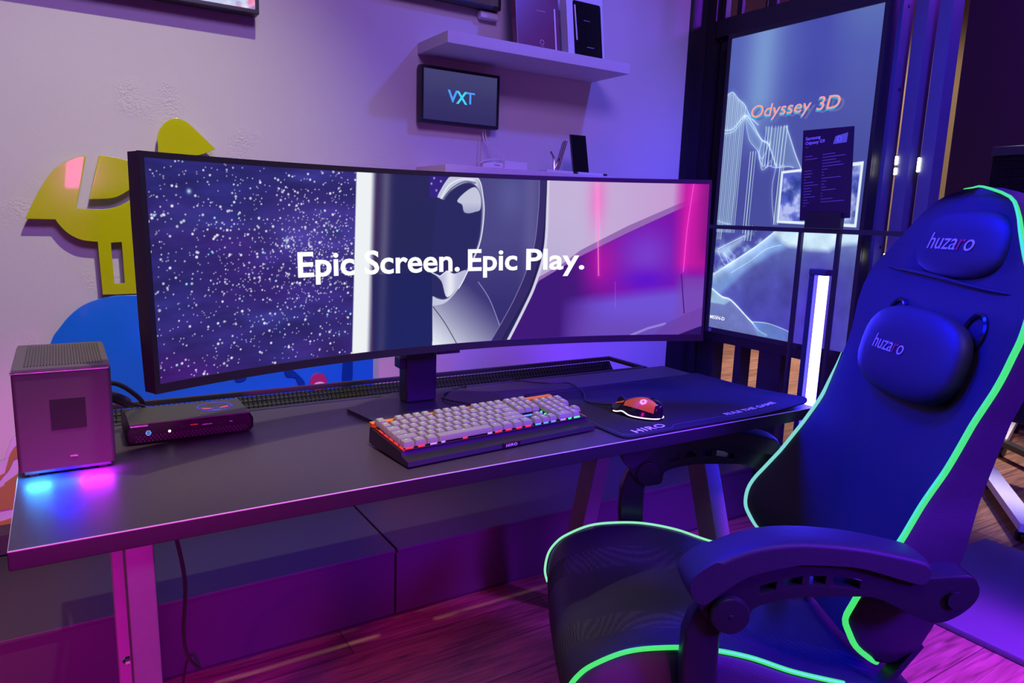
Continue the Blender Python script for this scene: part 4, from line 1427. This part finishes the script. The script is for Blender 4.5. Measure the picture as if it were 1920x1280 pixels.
td = thing('portrait_display', 'tall portrait display with glowing blue ridge picture on the slatted partition', 'display', (2.46, 1.865, .70))
dy0, dy1, dz0, dz1 = 1.535, 2.200, .712, 1.925
MB().box((2.434, dy0 - .018, dz0 - .022), (2.484, dy1 + .018, dz1 + .020), .004).build('housing', M['black_plastic'], td)
for a in [(dy0 - .017, dy1 + .017, dz0 - .021, dz0), (dy0 - .017, dy1 + .017, dz1, dz1 + .019), (dy0 - .017, dy0, dz0, dz1), (dy1, dy1 + .017, dz0, dz1)]:
    MB().box((2.427, a[0], a[2]), (2.4345, a[1], a[3]), .001).build('bezel', M['bezel'], td)
NY, NZ = 330, 600
ya, za = np.linspace(dy1, dy0, NY), np.linspace(dz0, dz1, NZ)
A, B = np.meshgrid(ya, za)
c = Canvas(A, B, .0021, (70, 74, 152))
hz = np.clip((B - dz0) / (dz1 - dz0), 0, 1)
c.blend(np.clip((B - 1.3) / .5, 0, 1), (84, 96, 178))
c.blend(np.exp(-((A - 2.03) / .085) ** 2) * np.clip((B - 1.42) / .25, 0, 1) * .9, (122, 154, 208))
c.blend(np.exp(-((A - 1.78) / .11) ** 2) * np.clip((B - 1.45) / .25, 0, 1) * .8, (66, 72, 166))
c.blend(np.clip((B - 1.80) / .15, 0, 1) * np.clip((1.75 - A) / .15, 0, 1) * .7, (96, 122, 182))
c.blend(np.clip((1.35 - B) / .3, 0, 1) * .6 * (B > 1.15), (72, 82, 150))
LN = (205, 235, 240)


def strings(ys, top, bot, w=.0036, al=1.0):
    for y in ys:
        tp = np.interp(-y, [-p[0] for p in top], [p[1] for p in top])
        c.line([(y, tp), (y + .004, bot)], w, LN, al * random.uniform(.6, 1))


fin1 = [(2.205, 1.700), (2.173, 1.709), (2.14, 1.678), (2.105, 1.652), (2.071, 1.602), (2.027, 1.565)]
c.poly(fin1 + [(2.05, 1.58), (2.10, 1.60), (2.154, 1.56), (2.205, 1.557)], (150, 176, 214), a=.55)
c.poly([(2.205, 1.557), (2.154, 1.56), (2.10, 1.605), (2.11, 1.3), (2.125, 1.13), (2.205, 1.13)], (120, 150, 196), a=.45)
strings(np.arange(2.10, 2.202, .0095), fin1, 1.13)
c.poly([(2.063, 1.581), (2.097, 1.605), (2.066, 1.51), (2.015, 1.458), (1.99, 1.388), (1.968, 1.40), (1.998, 1.501)], (128, 160, 200), a=.5)
c.poly([(1.993, 1.555), (1.949, 1.547), (1.891, 1.549), (1.867, 1.501), (1.837, 1.44), (1.803, 1.381), (1.862, 1.392), (1.923, 1.392), (1.968, 1.486)], (130, 158, 202), a=.55)
strings([1.985, 1.972, 1.958, 1.94, 1.927, 1.915, 1.90, 1.885], [(1.993, 1.555), (1.88, 1.549)], 1.40)
strings([2.053, 2.040, 2.027], [(2.06, 1.46), (2.0, 1.46)], 1.13)
strings([1.902, 1.893, 1.884], [(1.91, 1.40), (1.88, 1.40)], 1.17)
for pts, w in [(fin1, .006), ([(2.202, 1.557), (2.154, 1.56), (2.1, 1.607), (2.063, 1.581), (2.004, 1.506), (1.968, 1.486), (1.92, 1.396)], .007), ([(2.202, 1.543), (2.15, 1.55), (2.1, 1.598)], .004),
               ([(1.891, 1.549), (1.867, 1.501), (1.837, 1.44), (1.803, 1.381)], .008), ([(1.97, 1.392), (1.953, 1.4), (1.923, 1.392), (1.862, 1.394), (1.84, 1.388)], .005),
               ([(2.097, 1.605), (2.066, 1.51), (2.015, 1.458), (1.99, 1.388), (1.965, 1.40), (1.95, 1.42)], .004), ([(2.097, 1.605), (2.03, 1.53), (1.998, 1.50), (1.968, 1.486)], .004), ([(2.0, 1.5), (2.01, 1.44), (1.985, 1.40)], .004),
               ([(2.015, 1.458), (1.99, 1.43), (1.965, 1.486)], .004), ([(1.92, 1.396), (1.93, 1.32), (1.92, 1.24), (1.905, 1.18)], .004), ([(2.2, 1.178), (2.16, 1.168), (2.13, 1.165)], .004)]:
    c.line(cr2(pts, 5), w * .6, (205, 232, 240), .75, glowr=.012)
# pictured screen
c.poly([(1.892, 1.377), (1.550, 1.400), (1.550, 1.168), (1.892, 1.176)], (228, 240, 250))
pin = [(1.884, 1.368), (1.560, 1.386), (1.560, 1.180), (1.884, 1.186)]
c.poly(pin, (84, 96, 196))
ii = c.inside(pin)
nn = c.noise(26, 21)
c.blend(ii * np.clip((nn - .45) * 4, 0, 1) * .9, (188, 200, 246))
c.blend(ii * np.clip((c.noise(18, 5) - .55) * 4, 0, 1) * .8, (36, 52, 128))
# lower field
c.blend((B < 1.15) * np.clip((1.15 - B) / .4, 0, 1) * .6, (72, 64, 178))
for pts, col, a_ in [([(2.205, .945), (2.189, .951), (2.091, 1.009), (1.974, 1.082), (1.898, 1.139), (1.852, 1.149), (1.53, 1.152), (1.53, 1.115), (1.615, 1.104), (1.649, 1.079), (1.748, 1.079), (1.784, 1.087), (1.825, 1.087), (1.904, 1.047), (2.009, .985), (2.117, .888), (2.205, .83)], (104, 142, 208), .75),
                     ([(1.90, 1.135), (1.852, 1.149), (1.53, 1.152), (1.53, 1.113), (1.615, 1.102), (1.649, 1.078), (1.748, 1.078), (1.784, 1.086), (1.825, 1.087), (1.86, 1.105)], (226, 246, 250), .95),
                     ([(2.205, 1.05), (2.138, 1.078), (2.047, 1.119), (2.02, 1.13), (2.06, 1.09), (2.10, 1.06), (2.15, 1.03)], (190, 220, 238), .6)]:
    c.poly(cr2(pts, 4, True) if a_ < .7 else pts, col, soft=.022, a=a_)
bl_ = [(2.21, .945), (2.189, .951), (2.091, 1.009), (1.974, 1.082), (1.898, 1.139), (1.852, 1.149), (1.53, 1.152)]
zl = np.interp(-A, [-p[0] for p in bl_], [p[1] for p in bl_])
dd_ = zl - B
c.blend((B < 1.155) * (dd_ > -.004) * np.exp(-np.clip(dd_, 0, 1) / .035) * .75, (214, 238, 248))
c.blend((B < 1.155) * (dd_ > 0) * np.exp(-np.clip(dd_ - .06, 0, 1) / .09) * .35 * (c.noise(22, 31) + .3), (150, 186, 232))
c.blend((B < 1.155) * (dd_ < 0) * np.clip((c.noise(30, 17) - .42) * 3, 0, 1) * np.exp(dd_ / .09) * .8, (176, 212, 236))
for pts, w in [([(2.2, .942), (2.091, 1.009), (1.974, 1.082), (1.898, 1.139)], .006), ([(2.185, 1.056), (2.138, 1.078), (2.047, 1.119)], .006), ([(2.184, 1.048), (2.143, .994), (2.12, 1.0), (2.15, 1.04)], .004), ([(2.15, 1.04), (2.10, 1.01), (2.09, 1.03), (2.13, 1.06)], .003), ([(2.1, .96), (2.0, 1.02), (1.93, 1.07), (1.86, 1.09)], .004)]:
    c.line(cr2(pts, 5), w * .6, (210, 238, 246), .75, glowr=.018)
strings([2.19, 2.18, 2.17, 2.04, 2.025, 2.01], [(2.2, 1.16), (2.0, 1.16)], 1.10)
ridge = cr2([(2.205, .885), (2.14, .853), (2.088, .843), (2.0, .785), (1.965, .762), (1.93, .735), (1.89, .722)], 4)
c.poly(ridge + [(1.89, .70), (2.205, .70)], (112, 124, 178), soft=.01, a=.8)
c.poly([(2.205, .885), (2.14, .853), (2.088, .843), (2.12, .82), (2.205, .82)], (160, 200, 220), soft=.008, a=.7)
c.line(ridge, .006, (215, 235, 245), .95, glowr=.01)
c.poly([(1.965, .768), (1.90, .772), (1.84, .764), (1.784, .752), (1.784, .70), (1.93, .70)], (110, 150, 206), soft=.01, a=.7)
c.line(cr2([(1.965, .766), (1.90, .771), (1.84, .764), (1.784, .752)], 4), .004, (190, 220, 240), .8)
c.blend((B < 1.10) * np.exp(-((A - 1.68) / .09) ** 2) * np.clip((1.1 - B) / .25, 0, 1) * .6, (76, 40, 222))
c.C *= (1 + (B < 1.15) * (.28 * c.noise(16, 40) - .14))[..., None]
c.C = np.minimum(c.C, 255)
P = np.stack([np.full(A.shape, 2.4325), A, B], -1)
panel('screen', P, NY, NZ, c, M['scr'], td)
g3 = [glow('lit_coral_letters', srgb(245, 160, 150), 1.0), glow('lit_teal_letters', srgb(40, 170, 215), 1.0), glow('lit_grey_letters', srgb(96, 104, 160), 1.0)]
for dx, dz_, m_, dd in [(-.016, -.008, 2, 0), (.003, -.003, 1, .0005), (0, 0.003, 0, .0010)]:
    letters('Odyssey 3D', .40, .050, lambda x, y, z: (2.4318 - dd - z * .3, 2.066 - x + dx, 1.592 + y + dz_), offset=.004 if m_ < 2 else .014, thick=.0003, shear=.15).build('lettering', g3[m_], td, 0)
letters('M55N-D', .082, .015, lambda x, y, z: (2.4315 - z * .3, 2.196 - x, .751 + y), offset=.02, thick=.0003).build('lettering', M['txt_white'], td, 0)
MB().box((2.4262, 2.180, .694), (2.4272, 2.195, .708)).build('maker_sticker', M['print_dim'], td)

# end of the portrait display
# black rack in front of the display, and the card standing on it
rk = thing('black_rack', 'thin black metal rack with crossbar in front of the portrait display', 'rack', (2.39, 1.75, 0))
MB().box((2.385, 1.20, 1.143), (2.405, 2.215, 1.160), .001).build('crossbar', M['black_metal'], rk)
for y in (1.747, 1.588):
    MB().box((2.387, y - .007, 0), (2.403, y + .007, 1.143), .001).build('upright', M['black_metal'], rk)
MB().box((2.33, 1.56, 0), (2.46, 1.78, .006), .001).build('foot_plate', M['black_metal'], rk)
cd_ = thing('info_card', 'purple product card in a black holder on the rack crossbar', 'sign', (2.39, 1.65, 1.16))
X = Matrix.Translation((2.390, 1.752, 1.1605))


def CP(a, b, s=0.0):
    """Card face: a to the right 0..1, b up 0..1, s metres out of the face towards the room."""
    p = Vector((-s, -a * .204 + .0, b * .333 + .026))
    p = Matrix.Rotation(math.radians(-4), 4, 'X') @ p
    return X @ p


MB().prism([(0, 0), (1, -.0), (1, .955), (0, 1.0)], lambda a, b, s: CP(a, b, s), 0, .004).build('card', M['card'], cd_)
MB().box((2.374, 1.577, 1.1605), (2.398, 1.723, 1.218), .001).build('holder', M['black_plastic'], cd_)


def card_text(s, a, b, w, h, m_, off=.0):
    letters(s, w, h, lambda x, y, z: CP(a + x / .204, b + y / .333, .0045 + z), offset=off, thick=.0002).build('card_lettering', M[m_], cd_, 0)


card_text('Samsung', .06, .885, .062, .0115, 'print_white', .02)
card_text('Odyssey G9', .06, .835, .080, .0115, 'print_white', .02)
card_text('G95NC', .06, .80, .014, .004, 'print_dim')
rows_ = MB()
yy = .70
for k, (wa, wb) in enumerate([(.16, .25), (.26, .45), (0, .27), (0, .36), (0, .42), (.15, .11), (.17, .04), (.14, .05), (.04, .38), (.2, .10), (.29, .06), (.14, .10), (.17, .29), (.15, .03), (.24, .03), (.09, .24), (.12, .46), (.05, 0)]):
    for a0, ww in [(.06, wa), (.42, wb)]:
        if ww:
            rows_.add([CP(a0, yy, .0045), CP(a0 + ww, yy, .0045), CP(a0 + ww, yy + .008, .0045), CP(a0, yy + .008, .0045)], [(0, 1, 2, 3)])
    yy -= .032
rows_.build('card_small_print', M['print_dim'], cd_, 0)
pic = MB()
pic.add([CP(.62, .80, .0045), CP(.88, .80, .0045), CP(.90, .90, .0045), CP(.66, .88, .0045)], [(0, 1, 2, 3)])
pic.build('card_picture', M['g_skull'], cd_, 0)
MB().tube([CP(.74 + .035 * math.cos(a), .845 + .03 * math.sin(a), .006) for a in np.linspace(0, 2 * math.pi, 12)[:-1]], .0015, 5, True).build('card_picture_ring', M['print_white'], cd_)

# ================================================================== LED TUBE
tl = thing('led_tube_lamp', 'upright white-blue glowing LED tube lamp just behind the right end of the desk', 'lamp', (1.602, 1.095, 0))
MB().lathe([(.0115, .40), (.0125, .402), (.0125, 1.045), (.0115, 1.047)], 20, Matrix.Translation((1.602, 1.092, 0))).build('glowing_tube', M['tube'], tl)
MB().box((1.588, 1.108, .012), (1.618, 1.124, 1.060), .002).build('back_channel', M['black_metal'], tl)
MB().box((1.586, 1.076, 1.047), (1.620, 1.124, 1.062), .002).build('top_cap', M['black_metal'], tl)
MB().box((1.586, 1.076, .38), (1.620, 1.124, .40), .002).build('lower_cap', M['black_metal'], tl)
MB().lathe([(.12, 0), (.12, .008), (.11, .012), (.02, .013)], 32, Matrix.Translation((1.602, 1.11, 0))).build('foot', M['black_metal'], tl)

# ================================================================== GAMING CHAIR
CO = (1.036, .957)
CFX, CFY = -.856, .517
CANG = math.atan2(CFY, CFX)
chair = thing('gaming_chair', 'black racing-style gaming chair with glowing green piping, turned towards the desk', 'chair', (CO[0], CO[1], 0), CANG)
CM = WM['gaming_chair']


def CH(f, l, h):
    """Chair coordinates: f forward, l to the far (window-wall) side, h height."""
    return tuple(CM @ Vector((f, -l, h)))


# seat: loft across the width
sp = [(.262, .33), (.256, .372), (.238, .402), (.212, .423), (.16, .443), (.10, .452), (.03, .452), (-.05, .438), (-.13, .412), (-.22, .392), (-.28, .380), (-.36, .372)]
spc = cr2(sp, 4)


def seat_loop(l):
    """Closed outline in (f, h) at lateral position l."""
    q = abs(l)
    dip = -.030 * (1 - min(q / .235, 1) ** 2.2) if q < .235 else 0
    edge = max(0, (q - .245) / .030)
    drop = .075 * edge ** 2
    pull = .03 * edge ** 2
    top = [(f - pull * (1 if f > 0 else -1) - (.012 * (q / .27) ** 2 if f > .15 else 0), h + dip * min(1, max(0, (.27 - f) / .08)) - drop * .9) for f, h in spc]
    return [(.20 - pull, .255 + .01 * edge), (.238 - pull, .268 + .01 * edge), (.250 - pull, .295)] + top + [(-.385 + pull, .345), (-.37 + pull, .295), (-.28, .268), (0, .25)]


ls = [-.276, -.272, -.264, -.255, -.245, -.235, -.22, -.20, -.18, -.165, -.15, -.135, -.12, -.105, -.09, -.06, -.03, 0, .03, .06, .09, .105, .12, .135, .15, .165, .18, .20, .22, .235, .245, .255, .264, .272, .276]
loops = [[CH(f, l, h) for f, h in seat_loop(l)] for l in ls]
sm = MB()
n = len(loops[0])
sm.v = [p for L_ in loops for p in L_]
for i in range(len(loops) - 1):
    lm = abs((ls[i] + ls[i + 1]) / 2)
    for k in range(n):
        j = (k + 1) % n
        sm.f.append((i * n + k, i * n + j, (i + 1) * n + j, (i + 1) * n + k))
        sm.mi.append(1 if (.09 < lm < .165 and 3 < k < n - 6) else 0)
sm.f += [tuple(range(n)), tuple((len(loops) - 1) * n + k for k in range(n))]
sm.mi += [0, 0]
sm.build('seat', [M['leather'], M['seat_mesh']], chair, 50)
for side, mm in ((1, 'led_seat'), (-1, 'led_near')):
    pts = [(.255, .300)] + sp[:10]
    MB().tube(cr([CH(f - .004, side * .252, h + .001 - (.004 if f > .2 else 0)) for f, h in pts], 6), .0028 if side > 0 else .0044, 8).build('light_piping', M[mm], chair)['label'] = 'glowing pale green piping on the far seat edge' if side > 0 else 'glowing green piping on the near seat edge'


# backrest
def interp(x, tab):
    return float(np.interp(x, [a for a, b in tab], [b for a, b in tab]))


HW = [(.385, .150), (.395, .190), (.415, .222), (.45, .242), (.51, .252), (.56, .258), (.645, .250), (.72, .238), (.78, .236), (.86, .240), (.927, .250), (1.0, .262), (1.04, .262), (1.08, .250), (1.12, .212), (1.16, .176), (1.20, .142), (1.225, .110), (1.24, .075), (1.247, .03)]
FP = [(.385, -.335), (.40, -.31), (.463, -.238), (.512, -.214), (.56, -.226), (.645, -.288), (.78, -.364), (.927, -.418), (1.03, -.438), (1.10, -.455), (1.16, -.472), (1.21, -.487), (1.247, -.500)]


def f_c(h):
    return -.318 - .245 * (h - .45)


def th_(h):
    return interp(h, [(.40, .07), (.5, .115), (.6, .11), (.86, .075), (1.0, .075), (1.2, .06), (1.247, .03)])


hs = np.concatenate([np.linspace(.385, .46, 10), np.linspace(.48, 1.10, 32), np.linspace(1.115, 1.247, 14)])


def back_front(h, l):
    w = interp(h, HW)
    q = min(abs(l) / max(w, 1e-4), 1)
    e = interp(h, FP)
    k = max(0, (q - .45) / .55)
    return f_c(h) + (e - f_c(h)) * (k ** 1.7)


brs = []
for h in hs:
    w = interp(h, HW)
    e = interp(h, FP)
    t_h = th_(h)
    fr = [(back_front(h, w * a), w * a) for a in np.linspace(-1, 1, 25)]
    fb = min(f_c(h), e) - t_h * .75
    bkl = []
    for a in np.linspace(1, -1, 17)[1:-1]:
        ww = w * .93 * a
        edge = abs(a) ** 5
        bkl.append((fb + edge * .02, ww))
    sidef = [(e - .02, w * 1.02), (e - (e - fb) * .75, w * .99)]
    sideb = [(e - (e - fb) * .75, -w * .99), (e - .02, -w * 1.02)]
    brs.append([CH(f, l, h) for f, l in fr + sidef + bkl + sideb])
bmb = MB().rings(brs)
bmb.build('backrest', M['leather'], chair, 55)


def back_edge(side, h0, h1, n=60):
    return [CH(interp(h, FP) + .003, side * (interp(h, HW) + .001), h) for h in np.linspace(h0, h1, n)]


near = back_edge(-1, .40, 1.247, 90)
topc = [CH(interp(1.247, FP) + .003, l, 1.2485) for l in (-.02, 0, .02)]
npts = cr(near[::3] + [CH(interp(hh, FP) + .003, ll, hh + .0015) for ll, hh in [(-.02, 1.247), (.01, 1.2465), (.035, 1.245)]], 3)
MB().tube(npts, [.0052 * min(1, .15 + (len(npts) - 1 - k) / 22) for k in range(len(npts))], 8).build('light_piping', M['led_near'], chair)['label'] = 'glowing green piping along the near edge of the backrest'
far = back_edge(1, .415, .885, 60)
fpts = cr(far[::-1][::3], 3)
MB().tube(fpts, [.0042 * min(1, .15 + k / 14) for k in range(len(fpts))], 8).build('light_piping', M['led_far'], chair)['label'] = 'glowing green piping, blue light painted into its colour, along the far edge of the backrest'
for s in (-1, 1):
    MB().tube([CH(back_front(.99 + .032 * math.sin(a), s * (.125 + .028 * math.cos(a))) + .002, s * (.125 + .028 * math.cos(a)), .99 + .032 * math.sin(a)) for a in np.linspace(0, 2 * math.pi, 20)[:-1]], .005, 6, True).build('belt_hole_ring', M['gloss_black'], chair)


def pillow(name, fc_, h, rl, rh, rf, tilt):
    X = Matrix.Translation(CH(fc_, 0, h)) @ Matrix.Rotation(CANG, 4, 'Z') @ Matrix.Rotation(tilt, 4, 'Y')
    o = MB().ellipsoid((0, 0, 0), rf, rl, rh, X, 2.7).build(name, M['leather'], chair, 80)

    def pt(l, hh, out=.001):
        q = 1 - abs(l / rl) ** 2.7 - abs(hh / rh) ** 2.7
        return X @ Vector((rf * max(q, 0) ** (1 / 2.7) + out, -l, hh))
    return o, pt


hp, hpt = pillow('head_pillow', -.490, 1.140, .135, .066, .027, math.radians(-13))
lp_, lpt = pillow('lumbar_pillow', -.412, .930, .165, .090, .032, math.radians(-13))
letters('huzaro', .140, .034, lambda x, y, z: hpt(.072 - x, -.015 + y, .0012 + z), offset=.0, thick=.0003, shear=.22, marks=[4]).build('lettering', [M['print_white'], M['print_red']], hp, 0)
letters('huzaro', .112, .030, lambda x, y, z: lpt(.080 - x, -.008 + y, .0012 + z), offset=.0, thick=.0003, shear=.22, marks=[4]).build('lettering', [M['print_white'], M['print_red']], lp_, 0)
MB().tube([CH(f_c(1.10) + .012, l, 1.075 + .01 * math.sin(l * 9)) for l in np.linspace(-.22, .22, 12)], .004, 6).build('pillow_strap', M['black_plastic'], chair)

# armrests
PADT = [(.086, .612), (.080, .630), (.061, .646), (.037, .660), (-.019, .682), (-.084, .691), (-.168, .687), (-.236, .676), (-.280, .666), (-.290, .656), (-.291, .640), (-.28, .626)]
PADB = [(-.22, .641), (-.171, .652), (-.10, .654), (-.071, .651), (-.006, .633), (.041, .600), (.060, .584), (.078, .592)]
ARMO = [(.060, .580), (.041, .598), (-.006, .631), (-.071, .649), (-.171, .650), (-.22, .639), (-.285, .628), (-.355, .634), (-.372, .622), (-.376, .606), (-.370, .590), (-.351, .571), (-.325, .558), (-.300, .560), (-.256, .580), (-.212, .598), (-.15, .598), (-.118, .597), (-.09, .595), (-.05, .586), (-.02, .572), (-.014, .545), (.016, .541), (.046, .555)]
for side in (-1, 1):
    lo, hi = (side * .272, side * .338)
    ar = bpy.data.objects.new('armrest', None)
    COL.objects.link(ar)
    ar.parent = chair
    WM[ar.name] = CM
    holes = []
    for a, b in [(-.028, -.058), (-.064, -.098), (-.105, -.135), (-.142, -.19)]:
        m1 = (a + b) / 2

        def arcz(f):
            return float(np.interp(-f, [.02, .05, .09, .118, .15, .212], [.594, .604, .614, .6165, .6155, .606]))
        holes.append([(a, arcz(a) - .003), (b, arcz(b) - .003), (b, arcz(b) + .017), (a, arcz(a) + .017)])
    vs, fs, mi = flat_shape([cr2(ARMO, 3, True)] + holes, .021, .003)
    mb = MB()
    mid = side * .305
    mb.add([CH(v[0], mid + v[2], v[1]) for v in vs], fs)
    mb.build('arm_frame', M['arm'], ar)
    for off, nm in ((0, 'frame_groove'), (-.011, 'frame_groove')):
        gl = [(.030, .590 + off), (-.006, .618 + off), (-.05, .634 + off), (-.10, .641 + off), (-.17, .640 + off), (-.23, .625 + off * 1.6), (-.285, .598 + off * 1.8), (-.325, .578 + off * .8)]
        MB().tube(cr([CH(f, mid + side * (-.0225 if side > 0 else .0225), h) for f, h in gl], 6), .0013, 5).build(nm, M['gloss_black'], ar)
    # pad: rounded loft across
    pl = cr2(PADT + PADB, 3, True)
    cfx, cfz = -.10, .64
    mb = MB()
    rr = []
    for k, (u, sc) in enumerate([(-1, .0), (-.98, .010), (-.9, .006), (-.7, .002), (-.3, 0), (.3, 0), (.7, .002), (.9, .006), (.98, .010), (1, .0)]):
        sc = [.010, .006, .003, .001, 0, 0, .001, .003, .006, .010][k]
        rr.append([CH(f + (cfx - f) * sc * 2.0, mid + u * .036, h - (sc * 1.0 if h > .655 else 0)) for f, h in pl])
    mb.rings(rr)
    mb.build('arm_pad', M['leather'], ar, 50)
    # pivot disc on the camera side
    fl = -.338 if side < 0 else .283
    dsc = MB().lathe([(.031, 0), (.031, .006), (.029, .009), (.026, .010), (.004, .0105), (.003, .012)], 36, Matrix.Translation(CH(.016, fl + .004, .566)) @ Matrix.Rotation(CANG, 4, 'Z') @ Matrix.Rotation(-math.pi / 2, 4, 'X'))
    dsc.build('pivot_cap', M['arm'], ar)
    MB().lathe([(.014, 0), (.014, .003)], 24, Matrix.Translation(CH(-.338, fl + .004, .598)) @ Matrix.Rotation(CANG, 4, 'Z') @ Matrix.Rotation(-math.pi / 2, 4, 'X')).build('bolt_cap', M['arm'], ar)
    # post down to the seat frame
    post = []
    for f, h, w in [(.030, .600, .030), (.040, .56, .056), (.050, .52, .058), (.050, .46, .058), (.044, .40, .058), (.034, .34, .062), (.02, .29, .07), (.01, .258, .08)]:
        lc = mid if h > .42 else mid - side * (.42 - h) * .12
        post.append([CH(f + w / 2 - .006, lc - .017, h), CH(f + w / 2, lc - .011, h), CH(f + w / 2, lc + .011, h), CH(f + w / 2 - .006, lc + .017, h), CH(f - w / 2 + .006, lc + .017, h), CH(f - w / 2, lc + .011, h), CH(f - w / 2, lc - .011, h), CH(f - w / 2 + .006, lc - .017, h)])
    MB().rings(post).build('arm_post', M['arm'], ar, 50)
    MB().tube([CH(-.36, mid - side * .03, .60), CH(-.385, mid - side * .065, .60)], .012, 10).build('back_pivot', M['dark_metal'], ar)
# under-frame, gas lift, star base
MB().box((-.19, -.30, .235), (.12, .30, .252), .004, CM).build('seat_frame', M['black_metal'], chair)
for s in (-1, 1):
    MB().beam(CH(-.24, s * .22, .27), CH(-.36, s * .225, .46), .03, .012).build('recliner_bracket', M['black_metal'], chair)
MB().lathe([(.028, .10), (.028, .19), (.018, .192), (.018, .238)], 20, CM @ Matrix.Translation((-.02, 0, 0))).build('gas_lift', M['black_metal'], chair)
MB().lathe([(.05, .075), (.05, .12), (.035, .125)], 20, CM @ Matrix.Translation((-.02, 0, 0))).build('base_hub', M['black_metal'], chair)
for k in range(5):
    a = math.radians(72 * k + 20)
    tip = (-.02 + .30 * math.cos(a), .30 * math.sin(a))
    rr = []
    for t in np.linspace(.10, 1, 6):
        x_, y_ = -.02 + .30 * t * math.cos(a), .30 * t * math.sin(a)
        w, hgt = .024 - .010 * t, .020 - .006 * t
        zc = .098 - .022 * t
        nx, ny = -math.sin(a), math.cos(a)
        rr.append([tuple(CM @ Vector((x_ + nx * w * p, y_ + ny * w * p, zc + hgt * q))) for p, q in [(-1, -1), (1, -1), (1, .4), (.5, 1), (-.5, 1), (-1, .4)]])
    lg = MB().rings(rr).build('star_leg', M['black_plastic'], chair)
    cw = MB()
    for s in (-1, 1):
        cw.lathe([(.018, -.009), (.025, -.006), (.025, .006), (.018, .009)], 18, CM @ Matrix.Translation((tip[0] - math.sin(a) * .014 * s, tip[1] + math.cos(a) * .014 * s, .0255)) @ Matrix.Rotation(a, 4, 'Z') @ Matrix.Rotation(math.pi / 2, 4, 'X'))
    cw.tube([tuple(CM @ Vector((tip[0], tip[1], .026))), tuple(CM @ Vector((tip[0], tip[1], .075)))], .008, 8)
    cw.build('caster', M['black_plastic'], lg)

# ================================================================== RIGHT-HAND BACKGROUND
tag(MB().box((2.16, -1.2, 0), (2.92, 1.19, .022), .006).build('floor_board', M['mat_grey']), 'wide flat grey board lying on the floor behind the gaming chair', 'board')
st = thing('rolling_stand', 'rolling stand with a blue-lit mesh panel and white foot bar, far right', 'stand', (4.0, 1.6, 0))
gp = MB()
gx, gy0, gy1, gz0, gz1 = 3.70, .95, 1.725, .30, 1.555
MB().box((gx + .012, gy0, gz0), (gx + .05, gy1, gz1), .004).build('panel_body', M['black_plastic'], st)
for k in range(34):
    z = gz0 + .03 + k * (gz1 - gz0 - .09) / 33
    gp.box((gx + .006, gy0 + .02, z), (gx + .0125, gy1 - .02, z + .004))
for k in range(30):
    y = gy0 + .03 + k * (gy1 - gy0 - .06) / 29
    gp.box((gx + .004, y, gz0 + .02), (gx + .0105, y + .003, gz1 - .05))
gp.build('mesh_front', M['dark_metal'], st, 0)
MB().box((gx - .004, gy0, gz1 - .038), (gx + .052, gy1 + .004, gz1 + .004), .006).build('top_rim', M['slat_lit'], st)
for y in (1.05, 1.62):
    MB().box((gx + .02, y - .02, .09), (gx + .05, y + .02, gz0 + .01), .002).build('post', M['black_metal'], st)
MB().beam((4.15, 1.70, .085), (3.735, 1.05, .085), .05, .03).build('foot_bar', M['black_metal'], st)
MB().beam((4.12, 1.68, .09), (4.80, 1.90, .09), .06, .04).build('foot_bar', M['white_metal'], st)


def caster(x_, y_, par):
    m_ = MB()
    for s in (-1, 1):
        m_.lathe([(.022, -.01), (.030, -.006), (.030, .006), (.022, .01)], 18, Matrix.Translation((x_, y_ + s * .016, .0305)) @ Matrix.Rotation(math.pi / 2, 4, 'X'))
    m_.tube([(x_, y_, .03), (x_, y_, .075)], .012, 10)
    m_.build('caster', M['black_plastic'], par)


caster(4.18, 1.70, st)
caster(4.76, 1.88, st)
caster(3.74, 1.06, st)
st2 = thing('rolling_stand', 'purple-lit white stand foot with black casters on the floor, far right', 'stand', (3.3, 1.2, 0))
MB().beam((3.66, 1.545, .075), (3.02, 1.085, .075), .07, .035).build('foot_bar', M['white_metal'], st2)
MB().beam((3.08, 1.12, .075), (3.18, .30, .075), .06, .035).build('foot_bar', M['white_metal'], st2)
MB().box((3.12, .30, .075), (3.18, .36, 1.3), .004).build('post', M['white_metal'], st2)
caster(3.07, 1.12, st2)
caster(3.62, 1.51, st2)
caster(3.16, .34, st2)
# spotlight bulbs, then glowing strips put in as glints on the slat edges
for k, (y, z, lab) in enumerate([(2.155, 2.175, 'bright spotlight bulb seen above the portrait display'), (2.30, 2.10, 'tiny bright bulb left of the spotlight above the portrait display')]):
    t = thing('ceiling_spotlight', lab, 'lamp', (2.75, y, z))
    r_ = (.016, .006)[k]
    MB().ellipsoid((2.75, y, z), r_, r_, r_, None, 2.0, 16, 10).build('bulb', M['g_lamp_glint'], t)
    MB().tube([(2.75, y, z + r_ * .6), (2.75, y, 3.2)], .010 - .004 * k, 10).build('stem', M['black_metal'], t)
for (y, z, l_, lab) in [(1.4695, 1.403, .030, 'upper of two white glowing strips put in as glints at the first slit of the partition'), (1.4690, 1.366, .024, 'lower of two white glowing strips put in as glints at the first slit of the partition'), (1.390, 1.385, .048, 'white glowing strip put in as a glint at the second slit of the partition'), (1.469, 1.065, .030, 'low white glowing strip put in as a glint on the partition beside the chair head')]:
    t = thing('slat_glint', lab, 'lamp', (2.50, y, z))
    MB().box((2.494, y - .0045, z - l_ / 2), (2.499, y + .0045, z + l_ / 2), .002).build('bulb', M['g_lamp_glint'], t)  # glowing strip imitates a glint on the slat edge, no lamp
    MB().box((2.4985, y - .003, z - l_ / 2 - .004), (2.5005, y + .003, z + l_ / 2 + .004)).build('glint_back', M['black_metal'], t)
